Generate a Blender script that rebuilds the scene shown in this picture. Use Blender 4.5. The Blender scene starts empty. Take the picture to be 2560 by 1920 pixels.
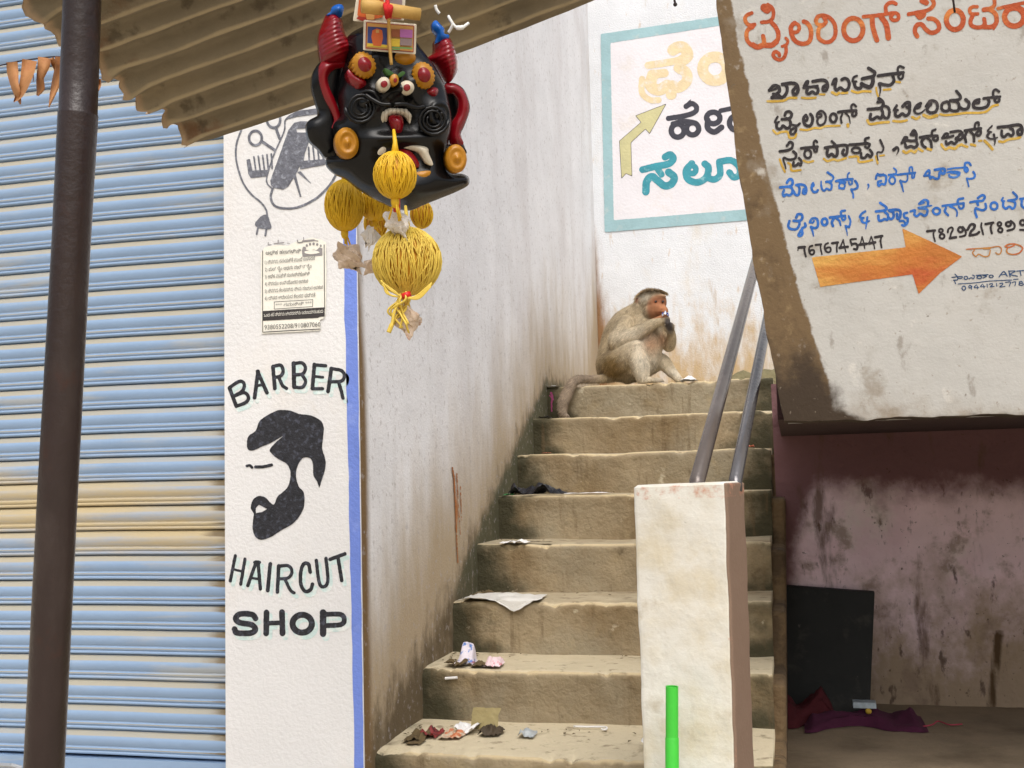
import bpy, bmesh, math, random
import numpy as np
from mathutils import Vector, noise as mnoise
random.seed(7); np.random.seed(7)
SC = bpy.context.scene
COL = SC.collection
rad = math.radians

# ------------------------------------------------------------------ camera
EYE = np.array([0.0, 0.0, 1.25])
FPX = 2762.0                                   # focal length in pixels of the 2560 px wide photograph
YAW, PITCH, ROLL = rad(13.893), rad(4.874), rad(-1.474)
_f = np.array([-math.sin(YAW)*math.cos(PITCH), math.cos(YAW)*math.cos(PITCH), math.sin(PITCH)])
_r = np.array([math.cos(YAW), math.sin(YAW), 0.0]); _u = np.cross(_r, _f)
_c, _s = math.cos(ROLL), math.sin(ROLL)
RIGHT, UP, FWD = _r*_c+_u*_s, -_r*_s+_u*_c, _f
from mathutils import Matrix
cam_data = bpy.data.cameras.new("camera"); cam = bpy.data.objects.new("camera", cam_data); COL.objects.link(cam)
cam_data.sensor_width = 36.0; cam_data.lens = 36.0*FPX/2560.0
cam_data.clip_start = 0.05; cam_data.clip_end = 500.0
cam.matrix_world = Matrix(((RIGHT[0], UP[0], -FWD[0], EYE[0]), (RIGHT[1], UP[1], -FWD[1], EYE[1]),
                           (RIGHT[2], UP[2], -FWD[2], EYE[2]), (0, 0, 0, 1)))
SC.camera = cam

# ------------------------------------------------------------------ world, sun, exposure
SUN_EL, SUN_AZ = rad(55), rad(158)             # azimuth clockwise from +Y: behind the camera, to its left
world = bpy.data.worlds.new("World"); SC.world = world; world.use_nodes = True
wn = world.node_tree.nodes; wl = world.node_tree.links
sky = wn.new("ShaderNodeTexSky"); sky.sky_type = 'NISHITA'; sky.sun_disc = False
sky.sun_elevation = SUN_EL; sky.sun_rotation = SUN_AZ; sky.dust_density = 6.0; sky.ozone_density = 0.6; sky.air_density = 1.2
hs = wn.new("ShaderNodeHueSaturation"); hs.inputs["Saturation"].default_value = 0.42
bg = wn["Background"]; bg.inputs["Strength"].default_value = 0.15
wl.new(sky.outputs["Color"], hs.inputs["Color"]); wl.new(hs.outputs["Color"], bg.inputs["Color"])
sd = bpy.data.lights.new("sun", 'SUN'); sd.energy = 1.2; sd.angle = rad(50); sd.color = (1.0, 0.985, 0.965)
sun = bpy.data.objects.new("sun", sd); COL.objects.link(sun)
_sdir = Vector((math.sin(SUN_AZ)*math.cos(SUN_EL), math.cos(SUN_AZ)*math.cos(SUN_EL), math.sin(SUN_EL)))
sun.rotation_euler = _sdir.to_track_quat('Z', 'Y').to_euler()
sun.location = (-3, -6, 8)
SC.view_settings.view_transform = 'Standard'; SC.view_settings.look = 'None'
SC.view_settings.exposure = 0.17; SC.view_settings.gamma = 1.0
SC.cycles.max_bounces = 8; SC.cycles.diffuse_bounces = 5

# ------------------------------------------------------------------ pixel rays -> planes
def rays(px, py):
    px = np.asarray(px, float); py = np.asarray(py, float)
    a = ((px-1280)/FPX)[..., None]; b = ((960-py)/FPX)[..., None]
    return a*RIGHT + b*UP + FWD
def on_axis(px, py, ax, v):
    d = rays(px, py); t = (v-EYE[ax])/d[..., ax]
    return EYE + d*t[..., None]
def onY(px, py, Y): return on_axis(px, py, 1, Y)
def onX(px, py, X): return on_axis(px, py, 0, X)
def onZ(px, py, Z): return on_axis(px, py, 2, Z)
def onP(px, py, P0, N):
    d = rays(px, py); t = ((P0-EYE)@N)/(d@N)
    return EYE + d*t[..., None]
def atD(px, py, dep): return EYE + rays(px, py)*dep      # dep measured along the view axis

# ------------------------------------------------------------------ scene objects
ROOTLOC = {}
def thing(name, label, cat, loc=(0, 0, 0), group=None):
    o = bpy.data.objects.new(name, None); COL.objects.link(o); o.location = loc
    o.empty_display_size = 0.1
    o['label'] = label; o['category'] = cat
    if group: o['group'] = group
    ROOTLOC[o] = np.array(loc, float)
    return o
def tag(o, label, cat, group=None):
    o['label'] = label; o['category'] = cat
    if group: o['group'] = group
    return o
def add(name, V, F, m, parent=None, smooth=False, attrs=None, label=None, loc=None):
    """one mesh object; V are world coordinates"""
    V = np.asarray(V, float)
    if parent is not None: base = ROOTLOC[parent]
    else: base = np.array(loc if loc is not None else (V.min(0)+V.max(0))/2*np.array([1, 1, 0])+np.array([0, 0, V[:, 2].min()]))
    me = bpy.data.meshes.new(name)
    me.from_pydata((V-base).tolist(), [], [list(map(int, f)) for f in F]); me.update()
    if smooth: me.polygons.foreach_set('use_smooth', [True]*len(me.polygons))
    for k, v in (attrs or {}).items():
        v = np.asarray(v, float)
        if v.ndim == 2:
            a = me.color_attributes.new(k, 'FLOAT_COLOR', 'POINT')
            a.data.foreach_set('color', np.concatenate([v, np.ones((len(v), 1))], 1).ravel())
        else:
            a = me.attributes.new(k, 'FLOAT', 'POINT'); a.data.foreach_set('value', v)
    me.materials.append(m)
    o = bpy.data.objects.new(name, me); COL.objects.link(o)
    if parent is not None:
        o.parent = parent; ROOTLOC[o] = base
    else:
        o.location = base; ROOTLOC[o] = base
    if label: o['label'] = label
    return o
def structure(o): o['kind'] = 'structure'; return o

class MB:
    """collects world-space geometry"""
    def __init__(s): s.V = []; s.F = []; s.n = 0
    def put(s, V, F):
        V = np.asarray(V, float); s.V.append(V); s.F += [[i+s.n for i in f] for f in F]; s.n += len(V)
    def box(s, x0, x1, y0, y1, z0, z1):
        V = [(x, y, z) for z in (z0, z1) for y in (y0, y1) for x in (x0, x1)]
        s.put(V, [(0, 2, 3, 1), (4, 5, 7, 6), (0, 1, 5, 4), (2, 6, 7, 3), (0, 4, 6, 2), (1, 3, 7, 5)])
    def tube(s, pts, r, n=10, cap=True):
        pts = [np.asarray(p, float) for p in pts]
        rs = r if hasattr(r, '__len__') else [r]*len(pts)
        V = []; up = np.array([0.0, 0.0, 1.0])
        for i, p in enumerate(pts):
            t = pts[min(i+1, len(pts)-1)]-pts[max(i-1, 0)]; t = t/(np.linalg.norm(t)+1e-12)
            if i == 0:
                a = np.cross(t, up)
                if np.linalg.norm(a) < 1e-3: a = np.cross(t, np.array([1.0, 0, 0]))
            else: a = a-t*(a@t)
            a = a/np.linalg.norm(a); b = np.cross(t, a)
            for k in range(n):
                th = 2*math.pi*k/n; V.append(p+rs[i]*(math.cos(th)*a+math.sin(th)*b))
        F = [(i*n+k, i*n+(k+1) % n, (i+1)*n+(k+1) % n, (i+1)*n+k) for i in range(len(pts)-1) for k in range(n)]
        if cap: F += [list(range(n))[::-1], [(len(pts)-1)*n+k for k in range(n)]]
        s.put(V, F)
    def ball(s, c, r, nu=16, nv=10, axes=None):
        c = np.asarray(c, float); r = np.array(r if hasattr(r, '__len__') else [r]*3, float)
        A = np.eye(3) if axes is None else np.asarray(axes)
        V = [c+(np.array([0, 0, r[2]]))@A]
        for j in range(1, nv):
            t = math.pi*j/nv
            for i in range(nu):
                p = 2*math.pi*i/nu
                V.append(c+np.array([r[0]*math.sin(t)*math.cos(p), r[1]*math.sin(t)*math.sin(p), r[2]*math.cos(t)])@A)
        V.append(c-np.array([0, 0, r[2]])@A)
        F = [(0, 1+i, 1+(i+1) % nu) for i in range(nu)]
        for j in range(nv-2):
            for i in range(nu):
                a = 1+j*nu+i; b = 1+j*nu+(i+1) % nu
                F.append((a, a+nu, b+nu, b))
        e = len(V)-1; o = 1+(nv-2)*nu
        F += [(e, o+(i+1) % nu, o+i) for i in range(nu)]
        s.put(V, F)
    def build(s, name, m, parent=None, **kw):
        return add(name, np.concatenate(s.V), s.F, m, parent, **kw)

def grid(P, flip=False):
    """P: (n,m,3) array of points -> V,F"""
    n, m = P.shape[:2]
    F = [(i*m+j, i*m+j+1, (i+1)*m+j+1, (i+1)*m+j) for i in range(n-1) for j in range(m-1)]
    if flip: F = [f[::-1] for f in F]
    return P.reshape(-1, 3), F

def crom(pts, k=6, closed=False):
    """Catmull-Rom through the points"""
    P = np.asarray(pts, float)
    if len(P) < 3: return P
    Q = np.vstack([P[-1], P, P[0], P[1]]) if closed else np.vstack([2*P[0]-P[1], P, 2*P[-1]-P[-2]])
    out = []
    for i in range(1, len(Q)-2):
        a, b, c, d = Q[i-1:i+3]
        for t in np.linspace(0, 1, k, endpoint=False):
            out.append(.5*((2*b)+(c-a)*t+(2*a-5*b+4*c-d)*t*t+(3*b-a-3*c+d)*t**3))
    if not closed: out.append(P[-1])
    return np.array(out)

def fbm(V, sc, oct=3, seed=0.0):
    V = np.asarray(V, float)
    return np.array([mnoise.fractal(Vector((p[0]*sc+seed, p[1]*sc-seed, p[2]*sc+seed*.7)), 1.0, 2.0, oct) for p in V])

# ------------------------------------------------------------------ materials
def lin(r, g=None, b=None):
    c = (r, g, b)
    return tuple(((x/255)/12.92 if x/255 <= .04045 else ((x/255+.055)/1.055)**2.4) for x in c)
def nd(nt, t, **kw):
    n = nt.nodes.new(t)
    for k, v in kw.items(): setattr(n, k, v)
    return n
def mat(name, col, rough=.8, var=.12, vscale=6, bump=.25, bscale=70, layers=(), metallic=0.0, spec=.4, stretch=(1, 1, 1), detail=6, bdist=.01, attr_col=None, coat=0.0, bump2=None):
    m = bpy.data.materials.new(name); m.use_nodes = True; nt = m.node_tree; L = nt.links.new
    bs = nt.nodes["Principled BSDF"]
    bs.inputs["Roughness"].default_value = rough; bs.inputs["Metallic"].default_value = metallic
    bs.inputs["Specular IOR Level"].default_value = spec
    if coat: bs.inputs["Coat Weight"].default_value = coat; bs.inputs["Coat Roughness"].default_value = .12
    tc = nd(nt, "ShaderNodeTexCoord")
    def noise(sc, st=(1, 1, 1), det=detail, rg=.55):
        mp = nd(nt, "ShaderNodeMapping"); mp.inputs["Scale"].default_value = st
        L(tc.outputs["Object"], mp.inputs["Vector"])
        n = nd(nt, "ShaderNodeTexNoise"); n.inputs["Scale"].default_value = sc
        n.inputs["Detail"].default_value = det; n.inputs["Roughness"].default_value = rg
        L(mp.outputs["Vector"], n.inputs["Vector"]); return n.outputs["Fac"]
    def mix(fac, a, b, blend='MIX'):
        x = nd(nt, "ShaderNodeMix", data_type='RGBA', blend_type=blend)
        if isinstance(fac, (int, float)): x.inputs[0].default_value = fac
        else: L(fac, x.inputs[0])
        for s, v in ((6, a), (7, b)):
            if isinstance(v, tuple): x.inputs[s].default_value = (*v[:3], 1)
            else: L(v, x.inputs[s])
        return x.outputs[2]
    def ramp(v, a, b):
        r = nd(nt, "ShaderNodeMapRange", interpolation_type='SMOOTHSTEP'); L(v, r.inputs[0])
        r.inputs[1].default_value = a; r.inputs[2].default_value = b; return r.outputs[0]
    def math_(op, a, b):
        x = nd(nt, "ShaderNodeMath", operation=op)
        for i, v in enumerate((a, b)):
            if isinstance(v, (int, float)): x.inputs[i].default_value = v
            else: L(v, x.inputs[i])
        return x.outputs[0]
    if attr_col:
        a = nd(nt, "ShaderNodeAttribute", attribute_name=attr_col); c = a.outputs["Color"]
        base = c
    else: base = (*col, 1)
    n1 = noise(vscale, stretch)
    lo = tuple(max(0, 1-2.2*var) for _ in range(3)); hi = tuple(1+1.2*var for _ in range(3))
    tone = mix(n1, lo, hi)
    c = mix(1.0, base, tone, 'MULTIPLY')
    for ly in layers:
        kind = ly[0]
        if kind == 'attr':            # ('attr', attribute, colour, noise scale, noise amount, lo, hi, stretch)
            _, an, lc, ns, na, a0, a1 = ly[:7]; st = ly[7] if len(ly) > 7 else (1, 1, 1)
            at = nd(nt, "ShaderNodeAttribute", attribute_name=an)
            nn = math_('MULTIPLY', math_('SUBTRACT', noise(ns, st, 7, .65), .5), na)
            fac = ramp(math_('ADD', at.outputs["Fac"], nn), a0, a1)
        else:                         # ('noise', colour, scale, lo, hi, strength, stretch)
            _, lc, ns, a0, a1, stg = ly[:6]; st = ly[6] if len(ly) > 6 else (1, 1, 1)
            fac = math_('MULTIPLY', ramp(noise(ns, st, 7, .62), a0, a1), stg)
        c = mix(fac, c, (*lc, 1))
    L(c, bs.inputs["Base Color"])
    if bump:
        b = nd(nt, "ShaderNodeBump"); b.inputs["Strength"].default_value = bump; b.inputs["Distance"].default_value = bdist
        L(noise(bscale, (1, 1, 1), 5, .6), b.inputs["Height"])
        nrm = b.outputs["Normal"]
        if bump2:
            b2 = nd(nt, "ShaderNodeBump"); b2.inputs["Strength"].default_value = bump2[1]; b2.inputs["Distance"].default_value = bump2[2]
            L(noise(bump2[0], (1, 1, 1), 3, .5), b2.inputs["Height"]); L(nrm, b2.inputs["Normal"]); nrm = b2.outputs["Normal"]
        L(nrm, bs.inputs["Normal"])
    return m

# ------------------------------------------------------------------ painted shapes: signed distance -> mesh
def seg_dist(X, Y, a, b):
    d = b-a; L2 = d@d+1e-9
    t = np.clip(((X-a[0])*d[0]+(Y-a[1])*d[1])/L2, 0, 1)
    return np.hypot(X-a[0]-t*d[0], Y-a[1]-t*d[1]), t
def poly_sdf(X, Y, P):
    P = np.asarray(P, float); D = np.full(X.shape, 1e9); ins = np.zeros(X.shape, bool)
    for i in range(len(P)):
        a, b = P[i], P[(i+1) % len(P)]
        D = np.minimum(D, seg_dist(X, Y, a, b)[0])
        c = ((a[1] > Y) != (b[1] > Y)) & (X < (b[0]-a[0])*(Y-a[1])/((b[1]-a[1]) if b[1] != a[1] else 1e-9)+a[0])
        ins ^= c
    return np.where(ins, -D, D)
def S(w, *pts, w2=None): return ('s', w, w2 if w2 is not None else w, pts)
def O(w, cx, cy, rx, ry, rot=0):
    c, s = math.cos(rot), math.sin(rot)
    return ('o', w, w, [(cx+rx*math.cos(t)*c-ry*math.sin(t)*s, cy+rx*math.cos(t)*s+ry*math.sin(t)*c) for t in np.linspace(0, 2*math.pi, 15)[:-1]])
def E(cx, cy, rx, ry, rot=0): return ('p', O(1, cx, cy, rx, ry, rot)[3], True)
def PG(*pts, smooth=False): return ('p', pts, smooth)
def HOLE(*pts, smooth=False): return ('h', pts, smooth)
def field_cells(blocks, step, wob=0.0, grow=0.0, off=(0, 0)):
    """blocks: [(ox,oy,scale,[items])] in zoomed pixels -> list of polygons with photo-pixel coordinates, deduplicated"""
    prim = []
    for ox, oy, sc, items in blocks:
        for it in items:
            if it[0] in 'so':
                p = np.array(it[3], float)/sc+np.array([ox, oy])+np.array(off)
                if it[0] == 'o': p = crom(p, 4, True); p = np.vstack([p, p[:1]])
                else: p = crom(p, 5)
                prim.append(('s', p, it[1]/sc/2, it[2]/sc/2))
            else:
                p = np.array(it[1], float)/sc+np.array([ox, oy])+np.array(off)
                if len(it) > 2 and it[2]: p = crom(p, 4, True)
                prim.append((it[0], p))
    allp = np.vstack([q[1] for q in prim if q[0] != 'h']); pad = 4+max([q[2] for q in prim if q[0] == 's'] or [0])
    x0, y0 = allp.min(0)-pad; x1, y1 = allp.max(0)+pad
    nx, ny = int((x1-x0)/step)+2, int((y1-y0)/step)+2
    gx = x0+np.arange(nx)*step; gy = y0+np.arange(ny)*step
    D = np.full((ny, nx), 9.0)
    def window(p, m):
        a = np.clip(((p.min(0)-m-[x0, y0])/step).astype(int), 0, None); b = ((p.max(0)+m-[x0, y0])/step).astype(int)+2
        return slice(a[1], min(b[1], ny)), slice(a[0], min(b[0], nx))
    for q in prim:
        p = q[1]
        if q[0] == 's':
            n = len(p)-1
            for i in range(n):
                sy, sx = window(p[i:i+2], max(q[2], q[3])+3)
                X, Y = np.meshgrid(gx[sx], gy[sy])
                d, t = seg_dist(X, Y, p[i], p[i+1])
                w = q[2]+(q[3]-q[2])*((i+t)/n)
                D[sy, sx] = np.minimum(D[sy, sx], d-w)
        else:
            sy, sx = window(p, 3); X, Y = np.meshgrid(gx[sx], gy[sy]); d = poly_sdf(X, Y, p)
            if q[0] == 'p': D[sy, sx] = np.minimum(D[sy, sx], d)
            else: D[sy, sx] = np.maximum(D[sy, sx], -d)
    if wob:
        for j in range(ny):
            row = np.where(np.abs(D[j]) < 3)[0]
            for i in row:
                D[j, i] += wob*mnoise.noise(Vector((gx[i]*.16, gy[j]*.16, 3.1)))+wob*.6*mnoise.noise(Vector((gx[i]*.5, gy[j]*.5, 9.1)))
    D = D-grow
    D[np.abs(D) < 1e-4] = 1e-4
    V = []; key = {}; F = []
    def gp(i, j):
        k = (i, j)
        if k not in key: key[k] = len(V); V.append((gx[i], gy[j], D[j, i]))
        return key[k]
    def ep(i, j, i2, j2):
        k = (min((i, j), (i2, j2)), max((i, j), (i2, j2)))
        if k not in key:
            a, b = D[j, i], D[j2, i2]; t = a/(a-b)
            key[k] = len(V); V.append((gx[i]+(gx[i2]-gx[i])*t, gy[j]+(gy[j2]-gy[j])*t, 0.0))
        return key[k]
    ins = D < 0
    any_ = ins[:-1, :-1] | ins[1:, :-1] | ins[:-1, 1:] | ins[1:, 1:]
    for j, i in zip(*np.where(any_)):
        cs = [(i, j), (i, j+1), (i+1, j+1), (i+1, j)]
        f = []
        for a, b in zip(cs, cs[1:]+cs[:1]):
            ia, ib = ins[a[1], a[0]], ins[b[1], b[0]]
            if ia: f.append(gp(*a))
            if ia != ib: f.append(ep(*a, *b))
        if len(f) > 2: F.append(f)
    return np.array(V), F
def paint(name, blocks, m, plane, parent, step=1.2, wob=.5, grow=0.0, off=(0, 0), label=None):
    """plane: function (px,py)->world points, already lifted off the wall"""
    V, F = field_cells(blocks, step, wob, grow, off)
    W = plane(V[:, 0], V[:, 1])
    return add(name, W, F, m, parent, label=label)
def pillow(name, blocks, m, P0, N, parent, H, R, thick=.004, base=0.0, step=2.0, lumps=None, label=None):
    """a rounded relief shell traced on the plane (P0, N), raised by H towards N over a margin R (metres), with a side wall and a back"""
    V, F = field_cells(blocks, step)
    W = onP(V[:, 0], V[:, 1], P0+N*base, N)
    dep = np.linalg.norm(W-EYE, axis=1).mean()
    d = np.clip(-V[:, 2]*dep/FPX, 0, None)
    t = np.clip(d/R, 0, 1); h = H*np.sqrt(np.clip(1-(1-t)**2, 0, 1))
    ed = np.array(sorted({(min(a, b), max(a, b)) for f in F for a, b in zip(f, f[1:]+f[:1])}))
    free = d > 1e-7; cnt = np.bincount(ed.ravel(), minlength=len(V)).astype(float)
    for _ in range(50):                                     # relax the relief so that no crease is left along its middle
        s_ = np.bincount(ed[:, 0], h[ed[:, 1]], len(V))+np.bincount(ed[:, 1], h[ed[:, 0]], len(V))
        h = np.where(free, s_/np.maximum(cnt, 1), h)
    if lumps is not None: h = h+lumps(V[:, 0], V[:, 1], h)
    Wf = W+N*h[:, None]
    n = len(V); ec = {}
    for f in F:
        for a, b in zip(f, f[1:]+f[:1]): ec[(a, b)] = 1
    bd = [(a, b) for (a, b) in ec if (b, a) not in ec]
    Wb = W-N*thick
    F2 = [list(f) for f in F]+[[i+n for i in f[::-1]] for f in F]+[[b, a, a+n, b+n] for a, b in bd]
    return add(name, np.vstack([Wf, Wb]), F2, m, parent, smooth=True, label=label)
# ------------------------------------------------------------------ key planes (metres)
FY = 2.80          # shop front
XL = -1.119        # stair side wall
XR = -0.067        # open side of the stairs
BY = 6.80          # wall behind the landing
SY = 2.93          # painted overhang
RY = 4.54          # wall of the recess
RZ = 0.35          # floor of the recess
RISE, RUN, NY0, NZ0 = 0.16836, 0.325, 3.27313, 0.675
def nose(k): return {-1: (2.865, .527), -2: (2.54, .36)}.get(k, (NY0+k*RUN, NZ0+k*RISE))

# ------------------------------------------------------------------ ground
M_ground = mat("ground_earth", lin(186, 174, 154), .95, .2, 3, .5, 40)
o = add("ground", [(-60, -60, 0), (60, -60, 0), (60, 60, 0), (-60, 60, 0)], [(0, 1, 2, 3)], M_ground); structure(o)

# ------------------------------------------------------------------ wall behind the stairs, left wall of the stairs
WHITE = lin(226, 224, 221); DIRT = lin(150, 122, 84); RUST = lin(190, 140, 85)
GREY = lin(95, 92, 78)
M_side = mat("lime_washed_plaster", lin(235, 235, 238), .9, .08, 4, .3, 110, [
    ('noise', lin(208, 204, 205), 2.2, .45, .75, .7, (1, 1, .5)),
    ('attr', 'dirt', lin(174, 157, 132), 5, .8, .30, .95, (1, 1, .28)),
    ('attr', 'grime', lin(102, 88, 66), 16, 1.3, .45, 1.0, (1, 1, .5)),
    ('attr', 'band', lin(120, 95, 62), 5, .5, .35, .85, (1, 1, .3)),
    ('attr', 'moss', lin(82, 80, 58), 11, .9, .5, .95),
    ('attr', 'streak', lin(176, 108, 48), 30, .5, .4, .7, (1, 1, .06)),
    ('noise', lin(112, 106, 100), 85, .65, .71, .5), ('noise', lin(172, 166, 166), 40, .56, .66, .5), ('noise', lin(150, 140, 128), 6, .58, .72, .22, (1, 1, .12)), ('noise', lin(150, 136, 120), 24, .64, .74, .4)], bump2=(9, .2, .02))
ny, nz = 170, 190
Yg = FY+.002+(BY+.05-FY)*np.linspace(0, 1, ny); Zg = np.linspace(0, 5.2, nz)
YY, ZZ = np.meshgrid(Yg, Zg, indexing='ij')
line = NZ0+(YY-NY0)/RUN*RISE; line = np.minimum(line, nose(6)[1])
h = ZZ-line
P = np.stack([np.full_like(YY, XL), YY, ZZ], -1)
wv = fbm(P.reshape(-1, 3), 1.1, 3).reshape(YY.shape)
P[..., 0] += wv*.002*np.clip((YY-FY)/.5, 0, 1)-.0*YY
dirt = np.clip(1.15-h/.95, 0, 1.2)*.8+np.clip(1-(BY-YY)/.5, 0, 1)*.45+np.clip((1.5-ZZ)/1.6, 0, 1)*.35
grime = np.clip(1.05-h/.26, 0, 1.1)*.8+np.clip((1.0-ZZ)/.8, 0, 1)*.55*np.clip((3.6-YY)/.6, 0, 1)
band = np.clip(1.15-(YY-FY)/.10, 0, 1.1)*np.clip((2.6-ZZ)/1.2, 0, 1)
moss = np.clip(1-h/.13, 0, 1)*np.clip((YY-3.3)/.5, 0, 1)*.95
def blob(Yc, Zc, sy, sz): return np.exp(-((YY-Yc)/sy)**2-((ZZ-Zc)/sz)**2)
q0 = onX(1140, 1185, XL); q1 = onX(1150, 1400, XL)
streak = np.clip(1.0-np.abs(YY-q0[1])/.07, 0, 1)*np.clip((q0[2]+.02-ZZ)/.15, 0, 1)*np.clip((ZZ-q1[2])/.2, 0, 1)*.85
fl = lambda a: np.clip(a, 0, 1.3).ravel()
stair_wall = thing("stair_wall", "tall whitewashed plaster wall along the left of the stairs, brown with grime near the treads", "wall", (XL, FY, 0))
V, F = grid(P)
add("plaster_face", V, F, M_side, stair_wall, smooth=True, attrs=dict(dirt=fl(dirt), grime=fl(grime), band=fl(band), moss=fl(moss), streak=fl(streak)))
b = MB(); b.box(XL-.36, XL-.02, FY+.16, BY+.05, 0, 5.2); b.build("wall_core", M_side, stair_wall)

M_back = mat("old_white_plaster", lin(228, 231, 235), .92, .08, 4, .5, 110, [
    ('noise', lin(206, 192, 166), 3.0, .54, .74, .5, (1, 1, .5)), ('noise', lin(170, 140, 100), 11, .60, .70, .5, (1, 1, .18)),
    ('attr', 'dirt', lin(194, 168, 130), 13, 1.5, .4, 1.05, (1, 1, .35)),
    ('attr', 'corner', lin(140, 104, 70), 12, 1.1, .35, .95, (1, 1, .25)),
    ('attr', 'moss', lin(96, 92, 62), 10, .8, .4, .8),
    ('noise', lin(190, 156, 110), 30, .60, .72, .45, (1, 1, .25)), ('noise', lin(130, 104, 76), 50, .68, .74, .5)], bump2=(10, .25, .02))
xs_ = np.linspace(XL, 2.6, 130); zs_ = np.linspace(0, 5.2, 150)
XX, ZZ = np.meshgrid(xs_, zs_, indexing='ij')
P = np.stack([XX, np.full_like(XX, BY), ZZ], -1); P[..., 1] += fbm(P.reshape(-1, 3), 1.3, 3, 5).reshape(XX.shape)*.0015
hz = ZZ-nose(6)[1]
dirt = np.clip(1.1-hz/.95, 0, 1.1)
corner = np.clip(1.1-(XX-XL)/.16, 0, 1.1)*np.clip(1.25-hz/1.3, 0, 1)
moss = np.clip(1.1-hz/.16, 0, 1)*np.clip((XX+.35)/.3, 0, 1)
back_wall = thing("back_wall", "whitewashed wall at the top of the stairs carrying the teal framed painted sign", "wall", (0, BY, 0))
V, F = grid(P, True)
add("plaster_face", V, F, M_back, back_wall, smooth=True, attrs=dict(dirt=fl(dirt), corner=fl(corner), moss=fl(moss)))
b = MB(); b.box(XL-.2, 2.6, BY+.02, BY+.24, 0, 5.2); b.build("wall_core", M_back, back_wall)

M_rst = mat("rust_run", lin(168, 104, 52), .9, .2, 30, .2)
paint("rust_run", [(860, 900, 3.318, [S(13, (900, 895), (915, 1000), (925, 1200), (936, 1500), (945, 1680), w2=7), S(7, (936, 940), (950, 1200), (966, 1450), w2=3), S(6, (966, 1050), (976, 1330), w2=3)])], M_rst, lambda x, y: onX(x, y, XL+.003), stair_wall, .8, 1.2)
# sign painted on the back wall
def backP(lift): return lambda x, y: onY(x, y, BY-.0035-lift)
M_teal_f = mat("faded_teal_paint", lin(160, 194, 200), .85, .12, 9, .3, 60, [('noise', lin(205, 205, 200), 14, .55, .75, .6)])
M_teal = mat("teal_paint", lin(66, 154, 170), .8, .2, 12, .3, 60, [('noise', lin(150, 196, 202), 20, .54, .70, .7)])
M_gold_f = mat("faded_ochre_paint", lin(232, 212, 172), .85, .12, 14, .3, 60, [('noise', lin(226, 220, 214), 22, .5, .7, .85)])
M_olive = mat("faded_olive_paint", lin(206, 200, 152), .85, .15, 9, .3, 60)
M_slate = mat("slate_paint", lin(66, 66, 76), .8, .2, 12, .3, 60)
M_lilac = mat("pale_lilac_wash", lin(229, 226, 230), .9, .05, 6, .3, 60, [('noise', lin(214, 204, 190), 5, .55, .75, .5)])
PB = (1480, 0, 2.7643)
paint("sign_ground", [(*PB, [PG((120, 290), (1250, 118), (1270, 1430), (145, 1525))])], M_lilac, backP(0), back_wall, 4, 0)
paint("sign_border", [(*PB, [PG((60, 235), (1310, 50), (1330, 1500), (88, 1605)), HOLE((127, 297), (1250, 118), (1270, 1430), (150, 1522))])], M_teal_f, backP(.0012), back_wall, 3, .8)
paint("sign_lettering", [(*PB, [S(80, (560, 345), (600, 325), (640, 335), (660, 385), (610, 430)), S(50, (388, 452), (520, 432), (650, 408)),
    S(72, (600, 470), (650, 500), (655, 560), (600, 605), (555, 590)), S(42, (345, 545), (345, 640), (400, 690), (460, 692)),
    S(80, (420, 520), (405, 590), (460, 622), (520, 590)), S(60, (440, 512), (500, 505)), E(548, 655, 37, 34), O(76, 850, 475, 85, 82)])],
    M_gold_f, backP(.0012), back_wall, 1.5, .7, label="ghostly yellow worn letters")
paint("sign_lettering", [(*PB, [S(36, (528, 818), (640, 800), (710, 775), (722, 740), (690, 715), (650, 735)), S(20, (655, 730), (668, 705), (682, 690), w2=6),
    O(38, 592, 902, 44, 46), O(38, 695, 890, 42, 42), S(34, (560, 855), (640, 838), (700, 845)), O(38, 838, 815, 46, 40),
    S(40, (800, 830), (800, 885), (845, 912), (895, 880)), S(32, (890, 765), (960, 750), (1010, 745)), O(38, 1000, 850, 50, 50)])],
    M_slate, backP(.0012), back_wall, 1.5, .5, label="dark slate letters")
paint("sign_lettering", [(*PB, [S(48, (350, 1172), (440, 1150), (530, 1132), (562, 1095), (540, 1068), (505, 1085)), S(52, (530, 1190), (568, 1225), (548, 1272), (500, 1283), (450, 1245), (412, 1220), (378, 1255), (372, 1325)),
    S(44, (455, 1170), (480, 1205)), O(40, 690, 1172, 28, 28), S(48, (690, 1130), (650, 1180), (665, 1240), (730, 1260), (790, 1225), (805, 1160), (780, 1132)),
    S(46, (790, 1225), (845, 1240), (885, 1205), (880, 1130)), S(46, (880, 1118), (960, 1108), (1015, 1150), (1020, 1205), (980, 1225), (950, 1192))])],
    M_teal, backP(.0012), back_wall, 1.5, .5, label="bold teal letters")
AR = [(190, 975), (340, 845), (303, 800), (510, 720), (398, 922), (370, 890), (268, 985), (275, 1215), (235, 1198), (205, 1230)]
paint("sign_arrow_outline", [(*PB, [PG(*AR)])], M_slate, backP(.0012), back_wall, 1.5, .3, .9)
paint("sign_arrow", [(*PB, [PG(*AR)])], M_olive, backP(.0022), back_wall, 1.5, .3, -.3)

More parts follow.
